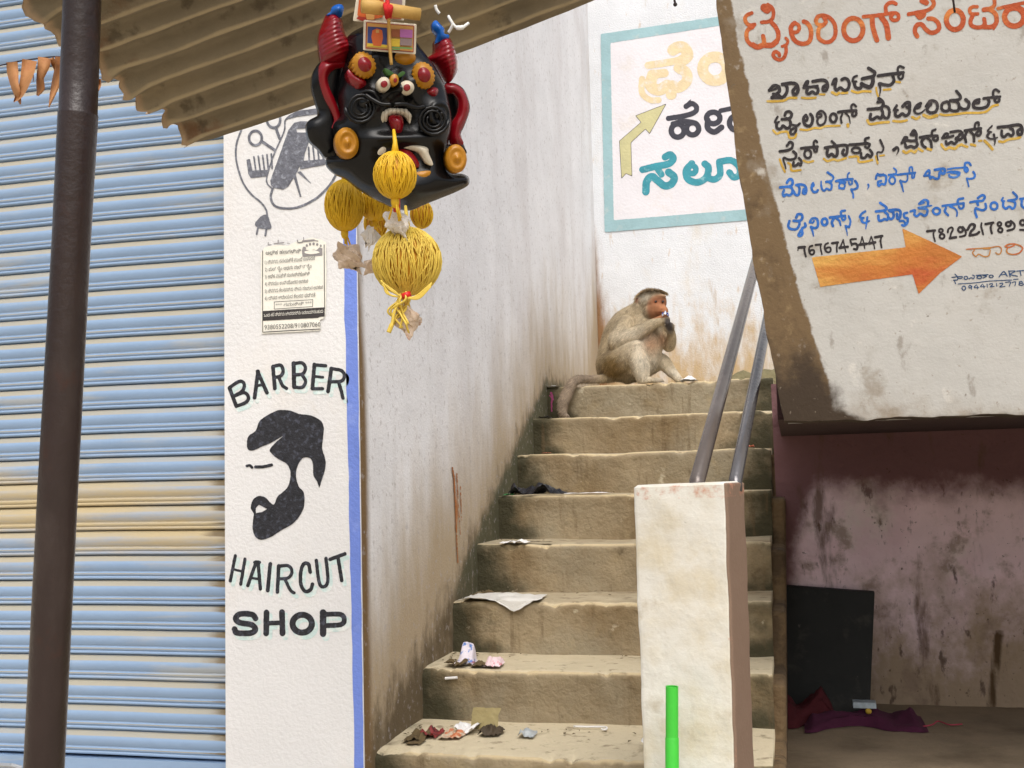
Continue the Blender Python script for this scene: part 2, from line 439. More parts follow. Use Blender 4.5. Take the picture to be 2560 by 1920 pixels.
# ------------------------------------------------------------------ the staircase
M_step = mat("worn_cement", lin(158, 142, 114), .95, .24, 5, .5, 90, [
    ('noise', lin(122, 102, 72), 3.2, .42, .68, .85, (1, 1, .6)), ('noise', lin(150, 142, 122), 1.6, .5, .7, .7),
    ('noise', lin(160, 142, 106), 9, .55, .78, .6),
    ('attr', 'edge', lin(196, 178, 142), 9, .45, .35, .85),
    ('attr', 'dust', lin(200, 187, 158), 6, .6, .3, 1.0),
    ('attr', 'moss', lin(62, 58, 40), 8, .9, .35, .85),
    ('noise', lin(58, 48, 34), 26, .66, .74, .55),
    ('noise', lin(205, 200, 186), 40, .74, .80, .6),
    ('noise', lin(78, 64, 44), 12, .62, .72, .55, (1, 1, .7)), ('noise', lin(96, 78, 54), 18, .56, .68, .55, (1, 1, .12)), ('noise', lin(206, 196, 172), 15, .64, .72, .5)], bump2=(34, .6, .010))
stairs = thing("staircase", "worn dusty cement staircase rising from the street between the whitewashed wall and the recess", "staircase", (XL, 2.6, 0))
NXS = 130
for k in range(-2, 7):
    y0, z1 = nose(k); y1 = nose(k+1)[0] if k < 6 else BY
    r = .018
    prof = [(y0-.004, 0.0)]+[(y0-.004*(1-t), z1*t) for t in (.3, .6)] if False else []
    zb = nose(k-1)[1]-.02 if k > -2 else 0.0
    for t in np.linspace(0, 1, 12): prof.append((y0+.010*math.sin(t*3.0)*.5, zb+(z1-r-zb)*t))
    for a in np.linspace(0, math.pi/2, 5)[1:]: prof.append((y0+r-r*math.cos(a), z1-r+r*math.sin(a)))
    for t in np.linspace(0, 1, 9 if k < 6 else 24)[1:]: prof.append((y0+r+(y1+.012-y0-r)*t, z1))
    prof = np.array(prof)
    xr = XR-.004+{3: .004, 4: .006, 5: .012, 6: .02}.get(k, 0)
    xs = np.linspace(XL-.01, xr, NXS)
    P = np.zeros((NXS, len(prof), 3)); P[..., 0] = xs[:, None]; P[..., 1] = prof[None, :, 0]; P[..., 2] = prof[None, :, 1]
    n1 = fbm(P.reshape(-1, 3), 4, 3, k*3.1).reshape(P.shape[:2]); n2 = fbm(P.reshape(-1, 3), 17, 3, k).reshape(P.shape[:2])
    top = prof[:, 1] > z1-1e-4
    wear = np.exp(-((xs-(XL+XR)/2)/.35)**2)
    P[:, ~top, 1] += (n1*.007+n2*.0035)[:, ~top]
    P[..., 2] -= (np.clip(n1, -.2, 1)*.006+.004*wear[:, None])*(prof[None, :, 1] > z1-r-1e-3)
    lc = np.clip(1-(xs-XL)/.10, 0, 1)**2
    P[..., 1] += (lc*.006)[:, None]*(~top)[None, :]
    edge = np.exp(-(np.abs(prof[:, 1]-z1)+np.clip(np.abs(prof[:, 0]-y0)-.02, 0, 9))/.010)[None, :]*np.ones((NXS, 1))
    dust = np.where(top, {-2: 1.0, -1: 1.0, 0: .85}.get(k, .62), 0)[None, :]*np.ones((NXS, 1))  # tread dust, raised on the lowest steps to paint in brighter light
    nosing = np.exp(-((prof[:, 1]-z1)/.014)**2-(np.clip(prof[:, 0]-y0-.012, 0, 9)/.012)**2)
    chipn = np.clip(n2-.12, 0, 1)*.05+np.clip(n1-.25, 0, 1)*.03
    P[..., 1] += chipn*nosing[None]*.4; P[..., 2] -= chipn*nosing[None]*.55
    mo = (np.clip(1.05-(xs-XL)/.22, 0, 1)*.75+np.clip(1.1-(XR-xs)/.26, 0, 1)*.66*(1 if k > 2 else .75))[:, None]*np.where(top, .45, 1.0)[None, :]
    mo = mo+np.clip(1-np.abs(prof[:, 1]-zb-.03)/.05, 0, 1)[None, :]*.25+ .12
    V, F = grid(P, False)
    # close the open right hand end and the left end
    m_ = len(prof); e = (NXS-1)*m_
    V = np.vstack([V, [[xr, y1+.012, zb], [XL-.01, y1+.012, zb]]])
    F.append(list(range(e, e+m_))+[NXS*m_]); F.append(list(range(m_))[::-1]+[NXS*m_+1])
    ex = lambda a: np.append(fl(a), [0, 0])
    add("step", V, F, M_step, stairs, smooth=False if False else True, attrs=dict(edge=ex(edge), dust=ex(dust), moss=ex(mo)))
# solid cheek under the open side
M_cheek = mat("brown_stained_cement", lin(108, 88, 62), .95, .22, 5, .7, 60, [('noise', lin(66, 52, 36), 9, .45, .62, .85), ('noise', lin(190, 184, 166), 16, .68, .76, .7)], bump2=(12, .6, .03))
cy = [(nose(-2)[0]+.02, 0.0)]
for k in range(-2, 7):
    y0, z1 = nose(k); cy += [(y0+.02, z1-.03), ((nose(k+1)[0] if k < 6 else BY)+.018, z1-.03)]
cy += [(BY, 0.0)]
n = len(cy)
V = [(XR+.010+.036*z, y, z) for y, z in cy]+[(XR-.25, y, z) for y, z in cy]
F = [list(range(n)), list(range(n, 2*n))[::-1]]+[[i, i+n, (i+1) % n+n, (i+1) % n] for i in range(n)]
o = add("stair_cheek", V, F, M_cheek, stairs); md = o.modifiers.new("bevel", 'BEVEL'); md.width = .016; md.segments = 3
# mossy first step of the next flight, against the back wall
M_moss = mat("mossy_cement", lin(122, 114, 84), .95, .2, 6, .8, 45, [('noise', lin(72, 72, 46), 9, .45, .65, .8), ('noise', lin(196, 190, 160), 14, .62, .75, .7)], bump2=(14, .7, .03))
a = onY(1735, 952, 6.2); c = onY(1880, 905, 6.2)
V = []; F = []
gx = np.linspace(a[0], a[0]+1.5, 40); pr = [(6.2, nose(6)[1]-.03), (6.19, nose(6)[1]+.03), (6.2, nose(6)[1]+.06), (6.22, nose(6)[1]+.10), (6.26, nose(6)[1]+.125), (6.5, nose(6)[1]+.13), (BY, nose(6)[1]+.13)]
P = np.array([[(x, y, z) for y, z in pr] for x in gx]); P[..., 1:] += (fbm(P.reshape(-1, 3), 9, 3, 2)*.03).reshape(len(gx), len(pr), 1)
ramp_ = np.clip((gx-gx[0])/.25, 0, 1)**.7; P[..., 2] = nose(6)[1]-.03+(P[..., 2]-nose(6)[1]+.03)*ramp_[:, None]
V, F = grid(P); add("upper_step", V, F, M_moss, stairs, smooth=True)

# ------------------------------------------------------------------ recess under the overhang
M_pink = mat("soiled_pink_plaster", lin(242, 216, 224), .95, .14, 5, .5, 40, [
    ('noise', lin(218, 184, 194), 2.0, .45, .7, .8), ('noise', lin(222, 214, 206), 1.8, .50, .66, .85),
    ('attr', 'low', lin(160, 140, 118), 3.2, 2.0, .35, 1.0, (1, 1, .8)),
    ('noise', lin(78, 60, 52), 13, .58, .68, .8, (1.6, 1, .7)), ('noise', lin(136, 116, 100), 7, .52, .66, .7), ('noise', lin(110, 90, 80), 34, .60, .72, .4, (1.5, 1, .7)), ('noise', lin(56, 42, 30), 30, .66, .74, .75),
    ('attr', 'shade_stain', lin(116, 84, 86), 4, 1.1, .35, .9),
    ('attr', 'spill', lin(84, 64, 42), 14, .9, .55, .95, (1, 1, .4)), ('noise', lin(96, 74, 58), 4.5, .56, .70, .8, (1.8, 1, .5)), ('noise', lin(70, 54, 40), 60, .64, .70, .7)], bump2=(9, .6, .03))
xs_ = np.linspace(XR+.014, 3.6, 150); zs_ = np.linspace(.1, 1.60, 80)
XX, ZZ = np.meshgrid(xs_, zs_, indexing='ij'); P = np.stack([XX, np.full_like(XX, RY), ZZ], -1)
P[..., 1] += fbm(P.reshape(-1, 3), 2.5, 3, 8).reshape(XX.shape)*.012
low = np.clip(1.2-(ZZ-RZ)/(.62+.18*np.clip(XX, 0, 1)), 0, 1.1); shade_stain = np.clip((ZZ-.97)/.30, 0, 1.1)+np.clip(1-(XX-XR)/.16, 0, 1)*1.1  # upper band paints in the slab's shade; left strip is only darker
s0 = onY(2500, 1560, RY); s1 = onY(2478, 1755, RY)
spill = np.clip(1.2-np.abs(XX-(s1[0]+(s0[0]-s1[0])*(ZZ-s1[2])/(s0[2]-s1[2])))/.035, 0, 1)*np.clip((s0[2]-ZZ)/.03, 0, 1)
recess_wall = thing("recess_wall", "stained pink plaster wall in the dark recess beside the stairs", "wall", (.8, RY, RZ))
V, F = grid(P, True); add("plaster_face", V, F, M_pink, recess_wall, smooth=True, attrs=dict(low=fl(low), shade_stain=fl(shade_stain), spill=fl(spill)))
b = MB(); b.box(XR+.016, 3.6, RY+.03, RY+.2, 0, 1.6); b.build("wall_core", M_pink, recess_wall)
M_rfloor = mat("dusty_floor", lin(136, 120, 98), .95, .18, 4, .5, 40, [('noise', lin(86, 72, 54), 3, .45, .7, .7), ('noise', lin(70, 56, 40), 40, .7, .76, .6)])
xs_ = np.linspace(XR+.012, 3.6, 60); ys_ = np.linspace(2.72, RY+.01, 60)
XX, YY2 = np.meshgrid(xs_, ys_, indexing='ij'); P = np.stack([XX, YY2, np.full_like(XX, RZ)], -1); P[..., 2] += fbm(P.reshape(-1, 3), 5, 3, 4).reshape(XX.shape)*.006
V, F = grid(P); n0 = len(V)
V = np.vstack([V, [[XR+.012, 2.72, 0], [3.6, 2.72, 0]]]); F.append([i*60 for i in range(60)][::-1]+[n0, n0+1])
o = add("floor", V, F, M_rfloor, smooth=False); structure(o)

# ------------------------------------------------------------------ painted overhang on the right
M_over = mat("grimy_whitewash", lin(184, 182, 177), .9, .10, 5, .15, 140, [
    ('noise', lin(168, 163, 156), 2.6, .45, .75, .7),
    ('attr', 'cement', lin(108, 88, 62), 26, .5, .44, .56), ('noise', lin(150, 140, 124), 3.5, .55, .72, .6),
    ('noise', lin(134, 124, 110), 7, .56, .70, .6), ('noise', lin(110, 98, 84), 18, .60, .70, .5, (1, 1, .5)), ('noise', lin(204, 200, 192), 13, .60, .72, .6),
    ('attr', 'cement', lin(66, 50, 34), 11, 1.6, .95, 1.45), ('attr', 'cement', lin(146, 124, 90), 30, 1.8, 1.05, 1.5),
    ('attr', 'low', lin(140, 128, 112), 7, 1.2, .45, 1.0),
    ('attr', 'shade_stain', lin(60, 48, 36), 16, .9, .35, .8),
    ('noise', lin(96, 84, 70), 34, .66, .72, .7), ('noise', lin(136, 124, 110), 60, .62, .68, .55), ('noise', lin(120, 108, 92), 10, .68, .78, .5)], bump2=(26, .30, .008))
LE = [(1785, -60), (1790, 0), (1805, 130), (1822, 250), (1845, 400), (1868, 540), (1893, 700), (1915, 820), (1940, 940), (1962, 1052)]      # left edge, photo pixels
CE = [(1815, -60), (1828, 0), (1850, 130), (1880, 260), (1908, 390), (1935, 500), (1968, 620), (2000, 740), (2040, 860), (2070, 960), (2085, 1055)]  # inner border of the bare cement
ly = np.array(LE); cyy = np.array(CE)
rows = np.concatenate([np.linspace(-60, 1040, 110), [1047, 1052]])
zb_ = onY(2300, 1042, SY)[2]
def slab_pt(u, y):
    xl = np.interp(y, ly[:, 1], ly[:, 0]); p = onY(xl, y, SY); return np.array([p[0]+(1.9-p[0])*u, SY, p[2]])
us = np.concatenate([np.linspace(0, .22, 40), np.linspace(.22, .5, 40)[1:], np.linspace(.5, 1, 8)[1:]])
P = np.array([[slab_pt(u, y) for u in us] for y in rows])
P[-1, :, 2] = zb_+fbm(P[-1], 9, 3, 1)*.012; P[-2, :, 2] = P[-1, :, 2]+.006; P[-3, :, 2] = P[-1, :, 2]+.014
edge_n = fbm(P[:, 0], 8, 3, 2)*.006; P[:, 0, 0] += edge_n
xcem = np.array([onY(np.interp(y, cyy[:, 1], cyy[:, 0]), y, SY)[0] for y in rows])
sdc = (xcem[:, None]-P[..., 0])
cement = np.clip(.5+sdc/.06, 0, 1)
zz = P[..., 2]
shade_stain = np.clip(1-(zz-zb_)/.35, 0, 1)*np.clip(1.1-(P[..., 0]-xcem[:, None]+.03)/.10, 0, 1.1)+np.clip(1-(zz-zb_)/.02, 0, 1)*.5
low = np.clip(1-(zz-zb_)/.22, 0, 1)*.7
flat = P.reshape(-1, 3).copy()
flat[:, 1] += fbm(flat, 14, 3, 6)*.0022*0
n_, m_ = P.shape[:2]
V = flat; F = [(i*m_+j, (i+1)*m_+j, (i+1)*m_+j+1, i*m_+j+1) for i in range(n_-1) for j in range(m_-1)]
over = thing("painted_overhang", "grimy white overhang wall above the recess with a painted tailoring advertisement and orange arrow", "wall", (.6, SY, zb_))
# thickness: left end, underside
TH = .14
edge_l = [i*m_ for i in range(n_)]; edge_b = [(n_-1)*m_+j for j in range(m_)]
nb = len(V); Vb = V[edge_l]+[0, TH, 0]; V = np.vstack([V, Vb]); F += [[edge_l[i+1], edge_l[i], nb+i, nb+i+1] for i in range(n_-1)]
nb2 = len(V); Vb = V[edge_b]+[0, TH, 0]; V = np.vstack([V, Vb]); F += [[edge_b[j], edge_b[j+1], nb2+j+1, nb2+j][::-1] for j in range(m_-1)]
pad = np.zeros(len(edge_l)+len(edge_b))
add("plaster_face", V, F, M_over, over, smooth=False, attrs=dict(cement=np.concatenate([fl(cement), pad+1]), shade_stain=np.concatenate([fl(shade_stain), np.where(np.arange(len(pad)) < len(edge_l), .3, 1.3)]), low=np.concatenate([fl(low), pad])))  # underside colour darkened to stand in for shade; bottom-left is brown stain
b = MB(); V0 = [slab_pt(0, -60), slab_pt(0, 1040)]
b.put([(V0[0][0]+.004, SY+TH, V0[0][2]), (1.9, SY+TH, V0[0][2]), (1.9, SY+TH, zb_), (V0[1][0]+.01, SY+TH, zb_)], [(0, 1, 2, 3)])
b.build("rear_face", M_over, over)
M_soff = mat("shaded_soffit", lin(66, 46, 46), .95, .2, 5, .5, 40)  # dark base colour deepens the shade under the overhang
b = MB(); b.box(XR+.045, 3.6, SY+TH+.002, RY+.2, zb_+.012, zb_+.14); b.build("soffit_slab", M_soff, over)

# ------------------------------------------------------------------ white pilaster with the barber's lettering
M_pil = mat("white_painted_render", lin(222, 221, 221), .85, .05, 5, .30, 90, [
    ('noise', lin(214, 206, 196), 2.3, .5, .74, .6), ('noise', lin(196, 176, 150), 6, .66, .78, .45), ('noise', lin(120, 110, 100), 60, .77, .80, .6)], bump2=(30, .09, .006))
px0 = onY(562, 1200, FY)[0]
pil = thing("painted_pilaster", "white pilaster beside the blue shutter, painted BARBER HAIRCUT SHOP with a blue right edge", "pilaster", ((px0+XL)/2, FY, 0))
b = MB(); b.box(px0, XL-.001, FY, FY+.158, 0, 3.6); b.build("rendered_core", M_pil, pil)
M_blue = mat("periwinkle_paint", lin(112, 136, 214), .8, .1, 7, .3, 90, [('noise', lin(150, 168, 226), 10, .55, .75, .7), ('noise', lin(70, 84, 180), 30, .72, .78, .7)], bump2=(24, .3, .008))
zt = np.linspace(0, 3.2, 120)
lx = np.array([onY(np.interp(z, [0, 3.2], [879, 853]), 1000, FY)[0] for z in zt])+fbm(np.stack([zt, zt*0, zt*0], -1), 9, 3)*.0035
rx = XL-.001+np.zeros(120)+fbm(np.stack([zt, zt*0+3, zt*0], -1), 14, 3)*.0015-.002
P = np.array([[(lx[i], FY-.0008, zt[i]), (rx[i], FY-.0008, zt[i])] for i in range(120)])
V, F = grid(P, True); add("blue_edge_stripe", V, F, M_blue, pil)
def facP(lift): return lambda x, y: onY(x, y, FY-lift)
M_ink = mat("black_sign_paint", lin(44, 44, 50), .75, .45, 40, .5, 90, [('noise', lin(92, 96, 112), 70, .5, .66, .45)])
M_grey = mat("grey_sign_paint", lin(112, 114, 124), .8, .3, 40, .5, 90, [('noise', lin(168, 172, 182), 60, .5, .66, .5)])
M_shade = mat("pale_teal_drop_shade_paint", lin(202, 222, 220), .85, .08, 20, .4, 60, [('noise', lin(232, 230, 228), 30, .45, .65, .8)])
Q = (540, 860, 2.0737)
BARB = [S(20, (70, 228), (105, 322)), S(18, (70, 226), (120, 194), (145, 205), (138, 242), (90, 272)), S(18, (90, 272), (145, 252), (168, 276), (155, 302), (107, 322)),
        S(20, (200, 278), (218, 142)), S(20, (215, 142), (264, 252)), S(14, (205, 218), (245, 210)),
        S(20, (295, 118), (305, 230)), S(18, (295, 116), (335, 110), (348, 140), (335, 165), (300, 174)), S(18, (325, 172), (345, 215), (365, 230)),
        S(22, (402, 100), (405, 222)), S(18, (402, 102), (445, 98), (464, 125), (448, 155), (405, 160)), S(18, (445, 160), (464, 192), (448, 224), (405, 224)),
        S(20, (510, 106), (500, 230)), S(18, (510, 108), (568, 113)), S(15, (505, 168), (553, 172)), S(18, (500, 232), (552, 232)),
        S(20, (598, 126), (581, 246)), S(18, (600, 128), (650, 138), (666, 165), (650, 192), (595, 196)), S(18, (635, 196), (650, 245), (658, 280))]
HAIR = [S(17, (100, 1098), (74, 1228)), S(17, (150, 1115), (128, 1245)), S(13, (90, 1168), (138, 1180)),
        S(18, (165, 1252), (208, 1130)), S(18, (218, 1130), (230, 1270)), S(13, (182, 1212), (226, 1220)), S(16, (200, 1132), (226, 1132)),
        S(20, (281, 1140), (268, 1278)), S(19, (325, 1150), (318, 1286)), S(17, (325, 1152), (375, 1150), (394, 1180), (375, 1212), (325, 1218)), S(17, (358, 1220), (385, 1275), (404, 1290)),
        S(19, (488, 1182), (480, 1142), (455, 1140), (440, 1180), (440, 1245), (462, 1282), (490, 1274), (500, 1245)),
        S(18, (520, 1122), (532, 1220), (545, 1256), (570, 1252), (580, 1215), (570, 1112)), S(19, (592, 1116), (668, 1088)), S(19, (632, 1104), (652, 1226))]
SHOP = [S(30, (205, 1422), (185, 1402), (125, 1400), (102, 1422), (122, 1444), (185, 1456), (204, 1480), (180, 1498), (110, 1498), (96, 1478)),
        S(30, (262, 1392), (260, 1500)), S(30, (342, 1390), (345, 1500)), S(24, (262, 1448), (345, 1445)), O(32, 447, 1450, 50, 46),
        S(34, (555, 1392), (555, 1502)), S(26, (552, 1402), (645, 1402), (665, 1430), (645, 1455), (560, 1460))]
for nm, bl, w in (("lettering_shade", M_shade, 1), ("lettering", M_ink, 0)):
    for ws, lb in ((BARB, "BARBER"), (HAIR, "HAIRCUT"), (SHOP, "SHOP")):
        paint(nm, [(*Q, ws)], bl, facP(.0008 if w else .0014), pil, 1.2, .5, 1.0 if w else 0, (7, 9) if w else (0, 0))
PORT = [(160, 510), (170, 475), (205, 450), (225, 400), (265, 370), (305, 350), (330, 342), (385, 345), (430, 362), (490, 370), (540, 395), (558, 430), (555, 490), (550, 540), (567, 600), (565, 650), (545, 715), (535, 745), (525, 715), (505, 680), (503, 630), (495, 600), (475, 588), (445, 595), (420, 640), (415, 690), (430, 740), (455, 770), (458, 830), (440, 880), (400, 930), (340, 965), (285, 1000), (235, 1015), (205, 1000), (190, 960), (192, 910), (195, 880), (180, 850), (190, 810), (220, 788), (255, 795), (285, 825), (302, 830), (320, 790), (365, 750), (382, 710), (385, 660), (365, 620), (320, 595), (285, 565), (280, 545), (310, 510), (350, 475), (290, 510), (230, 535), (190, 552), (165, 545)]
paint("bearded_head_emblem", [(*Q, [PG(*PORT, smooth=True), HOLE((205, 850), (222, 833), (265, 855), (240, 870), (207, 877)), S(16, (205, 637), (245, 636), (288, 627)), S(14, (160, 632), (175, 630), (187, 640))])], M_ink, facP(.0014), pil, 1.2, .5)
RR = (540, 260, 2.7647)
teeth = [S(12, (262, 365), (275, 460)), S(12, (292, 360), (305, 458)), S(12, (322, 355), (335, 457)), S(12, (352, 350), (362, 455)), S(12, (382, 345), (388, 445)),
         S(12, (608, 330), (600, 405)), S(12, (640, 300), (645, 400)), S(12, (670, 295), (680, 395)), S(12, (702, 300), (712, 390)), S(12, (735, 310), (742, 385))]
paint("clipper_emblem", [(*RR, [S(13, (175, 180), (145, 260), (136, 340), (148, 430), (185, 540), (240, 620), (310, 680), (345, 730), (354, 770)),
    PG((268, 832), (290, 797), (320, 770), (355, 768), (372, 810), (380, 862), (300, 858), smooth=True), S(13, (290, 855), (281, 900)), S(13, (348, 865), (340, 910)),
    S(16, (392, 585), (378, 640), (400, 698), (460, 720), (560, 715), (680, 660), (770, 580), (820, 505), (850, 430)),
    O(18, 272, 235, 44, 50), S(20, (322, 262), (405, 318)), O(18, 398, 110, 46, 54), S(20, (415, 170), (440, 240)),
    PG((210, 385), (235, 380), (252, 460), (355, 455), (350, 500), (240, 512), (222, 480)), PG((580, 395), (755, 380), (755, 420), (580, 452)), *teeth,
    PG((380, 560), (375, 530), (440, 350), (500, 180), (540, 130), (590, 118), (680, 122), (670, 200), (640, 270), (600, 380), (560, 470), (500, 570), (465, 592), (400, 580), smooth=False),
    HOLE((555, 172), (645, 168), (645, 196), (560, 197)),
    S(10, (690, 45), (590, 48), (520, 75), (478, 115), (470, 190), (400, 350), (352, 500), (355, 550), (385, 582)),
    PG((475, 112), (540, 62), (600, 42), (700, 30), (700, 70), (560, 88), (500, 104)), PG((530, 490), (550, 480), (590, 640), (580, 645)), PG((560, 470), (585, 465), (668, 560))])],
    M_grey, facP(.0014), pil, 1.2, .4)

# ------------------------------------------------------------------ roller shutter
M_shut = mat("pale_blue_enamel", lin(138, 163, 194), .24, .07, 5, .06, 80, [
    ('noise', lin(112, 98, 78), 9, .66, .74, .6, (.16, 1, 3)), ('noise', lin(182, 176, 160), 6, .54, .68, .55, (.2, 1, 2)),
    ('attr', 'dust', lin(168, 162, 146), 5, .7, .40, .85, (.3, 1, 1)),
    ('attr', 'rust', lin(184, 166, 128), 5, 1.3, .5, .95, (.22, 1, 2.2)),
    ('attr', 'smear', lin(118, 102, 74), 8, 1.2, .35, .7, (.35, 1, 1.4)),
    ('noise', lin(92, 80, 66), 90, .78, .82, .6)], spec=.6)
SHY = FY+.055
zl = [onY(280, y, SHY)[2] for y in (682.5-24, 1818)]; pitch = (zl[0]-zl[1])/19
shutter = thing("roller_shutter", "closed pale blue roller shutter with rust streaks, left of the white pilaster", "shutter", ((-2.4+px0)/2, SHY, 0))
zr = zl[1]-1.15*pitch                    # top of the bottom rail
prof = [(0.0, .012), (.015, .004), (.10, .000), (.20, -.006), (.28, -.0115), (.34, -.0135), (.42, -.0130), (.52, -.0095), (.60, -.004), (.645, .001), (.65, -.004), (.72, -.0055), (.80, -.003), (.81, .001), (.84, -.006), (.88, -.0085), (.93, -.006), (.955, .002), (.96, .016), (1.0, .016)]
rowsY = []; rowsZ = []; dustr = []; ph = []
z = zr
nslat = 38
for i in range(nslat):
    zt0 = zr+(i+1)*pitch
    for t, d in prof:
        rowsZ.append(zt0-t*pitch); rowsY.append(SHY+d*(.46 if d < .009 else 1.25))
        dustr.append((1.0 if t <= .21 else 0.0)*.78+(.8 if .66 <= t <= .76 else 0)); ph.append(t)
order = np.argsort(-np.array(rowsZ), kind='stable')
rowsZ = np.array(rowsZ)[order]; rowsY = np.array(rowsY)[order]; dustr = np.array(dustr)[order]; ph = np.array(ph)[order]
xs = np.concatenate([np.linspace(-2.75, px0-.30, 40), np.linspace(px0-.30, px0-.002, 30)[1:]])
P = np.zeros((len(xs), len(rowsZ), 3)); P[..., 0] = xs[:, None]; P[..., 1] = rowsY[None]; P[..., 2] = rowsZ[None]
sag = fbm(np.stack([xs, xs*0, xs*0], -1), 1.7, 2)*.003; P[..., 2] += sag[:, None]
P[..., 1] += (fbm(P.reshape(-1, 3), 1.4, 2)*.0012+fbm(P.reshape(-1, 3), 7, 2, 4)*.0004).reshape(P.shape[:2])
zc = onY(280, 1290, SHY)[2]
rust = np.exp(-((P[..., 2]-zc)/.22)**2)*.72+np.where(P[..., 2] > onY(280, 330, SHY)[2], .35, 0)+.12
smear = np.clip(1.0-(px0-P[..., 0])/.16, 0, 1)*(.35+.65*dustr[None])*np.clip((1.9-P[..., 2])/.6, 0, 1)
V, F = grid(P)
add("slat_curtain", V, F, M_shut, shutter, smooth=True, attrs=dict(dust=fl(np.ones((len(xs), 1))*dustr[None]), rust=fl(rust), smear=fl(smear)))
b = MB(); b.box(-2.75, px0-.002, SHY-.012, SHY+.02, .02, zr-.004); b.build("bottom_rail", M_shut, shutter)
M_zinc = mat("galvanised_metal", lin(176, 178, 180), .4, .15, 20, .1, 60, metallic=.6)
b = MB(); hp = onY(30, 1908, SHY-.014); b.tube([hp+[-.05, -.01, -.01], hp+[-.03, -.025, 0], hp+[.02, -.025, 0], hp+[.04, -.01, -.01]], .007); b.build("pull_handle", M_zinc, shutter)
M_dark = mat("dark_interior", lin(40, 36, 34), .9)
b = MB(); b.box(-2.9, px0-.004, SHY+.05, SHY+.09, 0, 3.6); b.build("backing", M_dark, shutter)
b = MB(); b.box(-2.9, px0-.003, FY+.004, FY+.3, zr+nslat*pitch+.002, 3.6)
o = b.build("shop_lintel", M_pil); tag(o, "plain white lintel above the roller shutter, hidden behind the awning sheet", "lintel")
# thin pole above the frame that the loose cords hang from
b = MB(); b.tube([atD(1200, -66, 2.35), atD(1686, -66, 2.2), atD(2383, -66, 2.0), atD(3000, -60, 1.85)], .014, 10)
o = b.build("pole", M_dark); structure(o)
# ------------------------------------------------------------------ corrugated awning sheet
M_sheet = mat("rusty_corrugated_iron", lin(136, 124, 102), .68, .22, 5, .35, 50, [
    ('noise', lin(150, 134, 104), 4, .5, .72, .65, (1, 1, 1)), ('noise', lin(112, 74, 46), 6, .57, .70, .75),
    ('noise', lin(66, 56, 42), 14, .56, .68, .6), ('attr', 'ridge_highlight', lin(168, 152, 122), 9, .7, .55, 1.05), ('attr', 'rim', lin(176, 150, 120), 6, .4, .35, .9)], spec=.3, bump2=(14, .3, .01))
Cc, Tc, Ec = atD(480, 371, 2.34), atD(45, 0, 1.92), atD(1512, -2, 2.28)
ud = Ec-Cc; vd = Tc-Cc; nn_ = np.cross(ud, vd); nn_ /= np.linalg.norm(nn_)
if nn_ @ (EYE-Cc) < 0: nn_ = -nn_
waves = 8.3
us = np.concatenate([np.linspace(0, .12, 26), np.linspace(.12, 1.12, 50)[1:]]); vs = np.linspace(0, 1.75, int(1.75*waves*14))
UU, VV = np.meshgrid(us, vs, indexing='ij')
P = Cc+UU[..., None]*ud+VV[..., None]*vd
ph = np.cos(VV*waves*2*math.pi+2.2)
amp = .0115*(1+.25*np.clip(1-UU/.05, 0, 1))
dn = fbm(np.stack([UU*9, VV*7, UU*0], -1).reshape(-1, 3), 1, 3, 3).reshape(UU.shape)
endf = np.clip(1-UU/.07, 0, 1)**2
P = P+nn_*(ph*amp+dn*(.003+.034*endf))[..., None]
en = fbm(np.stack([VV[0]*26, VV[0]*0, VV[0]*0], -1), 1, 3, 11)
P = P+(ud/np.linalg.norm(ud))*(endf*en[None]*.02)[..., None]
sagv = (-.010*np.sin(np.clip(UU, 0, 1)*math.pi))*np.clip(1-VV*3, 0, 1)
P[..., 2] += sagv
V, F = grid(P)
nV = len(V); V2 = V-nn_*.0012
F2 = [f[::-1] for f in F]
n_, m_ = UU.shape
edge_ids = [i*m_ for i in range(n_)], list(range(m_))
F3 = [[a, b, b+nV, a+nV] for ids in edge_ids for a, b in zip(ids[:-1], ids[1:])]
rim = np.concatenate([fl(np.clip(1.05-UU/.03, 0, 1))]*2)
ridge_highlight = np.concatenate([fl(np.clip((ph-.45)/.55, 0, 1))]*2)  # paler colour painted along the near ridges as their highlights
o = add("corrugated_awning", np.vstack([V, V2]), F+[[i+nV for i in f] for f in F2]+F3, M_sheet, smooth=True, attrs=dict(rim=rim, ridge_highlight=ridge_highlight))
tag(o, "rusty brown corrugated iron awning sheet sloping across the top left", "awning")
o.data.materials[0] = M_sheet

# ------------------------------------------------------------------ awning post
M_post = mat("brown_oxide_pipe", lin(46, 33, 31), .3, .2, 9, .2, 60, [('noise', lin(78, 68, 64), 5, .5, .72, .5, (1, 1, .4)), ('noise', lin(60, 34, 26), 12, .58, .72, .7)], spec=.5)
DP = 1.78
def post_at(y):
    ys = [-120, 0, 330, 600, 1200, 1920, 2300]; xl = [163.5, 159, 146, 133, 99, 62, 42]; xr = [257, 252, 241, 224, 193, 158, 139]
    a = atD(np.interp(y, ys, xl), y, DP); c = atD(np.interp(y, ys, xr), y, DP); return (a+c)/2, np.linalg.norm(c-a)/2
pts, rr = [], []
for y in [-160, 0, 150, 283, 286, 289, 600, 900, 1200, 1500, 1920]:
    c, r = post_at(max(y, -120)); 
    if y < -120: c = c+(post_at(-120)[0]-post_at(0)[0])*.6
    pts.append(c); rr.append(r*(.975 if y < 284 else 1.01))
d_ = (pts[-1]-pts[-2]); t_ = pts[-1][2]/-d_[2]; pts.append(pts[-1]+d_*t_); rr.append(rr[-1])
b = MB(); b.tube(pts, rr, 28)
o = b.build("awning_post", M_post, smooth=True); tag(o, "brown iron pipe post in front of the blue shutter, leaning slightly", "post")

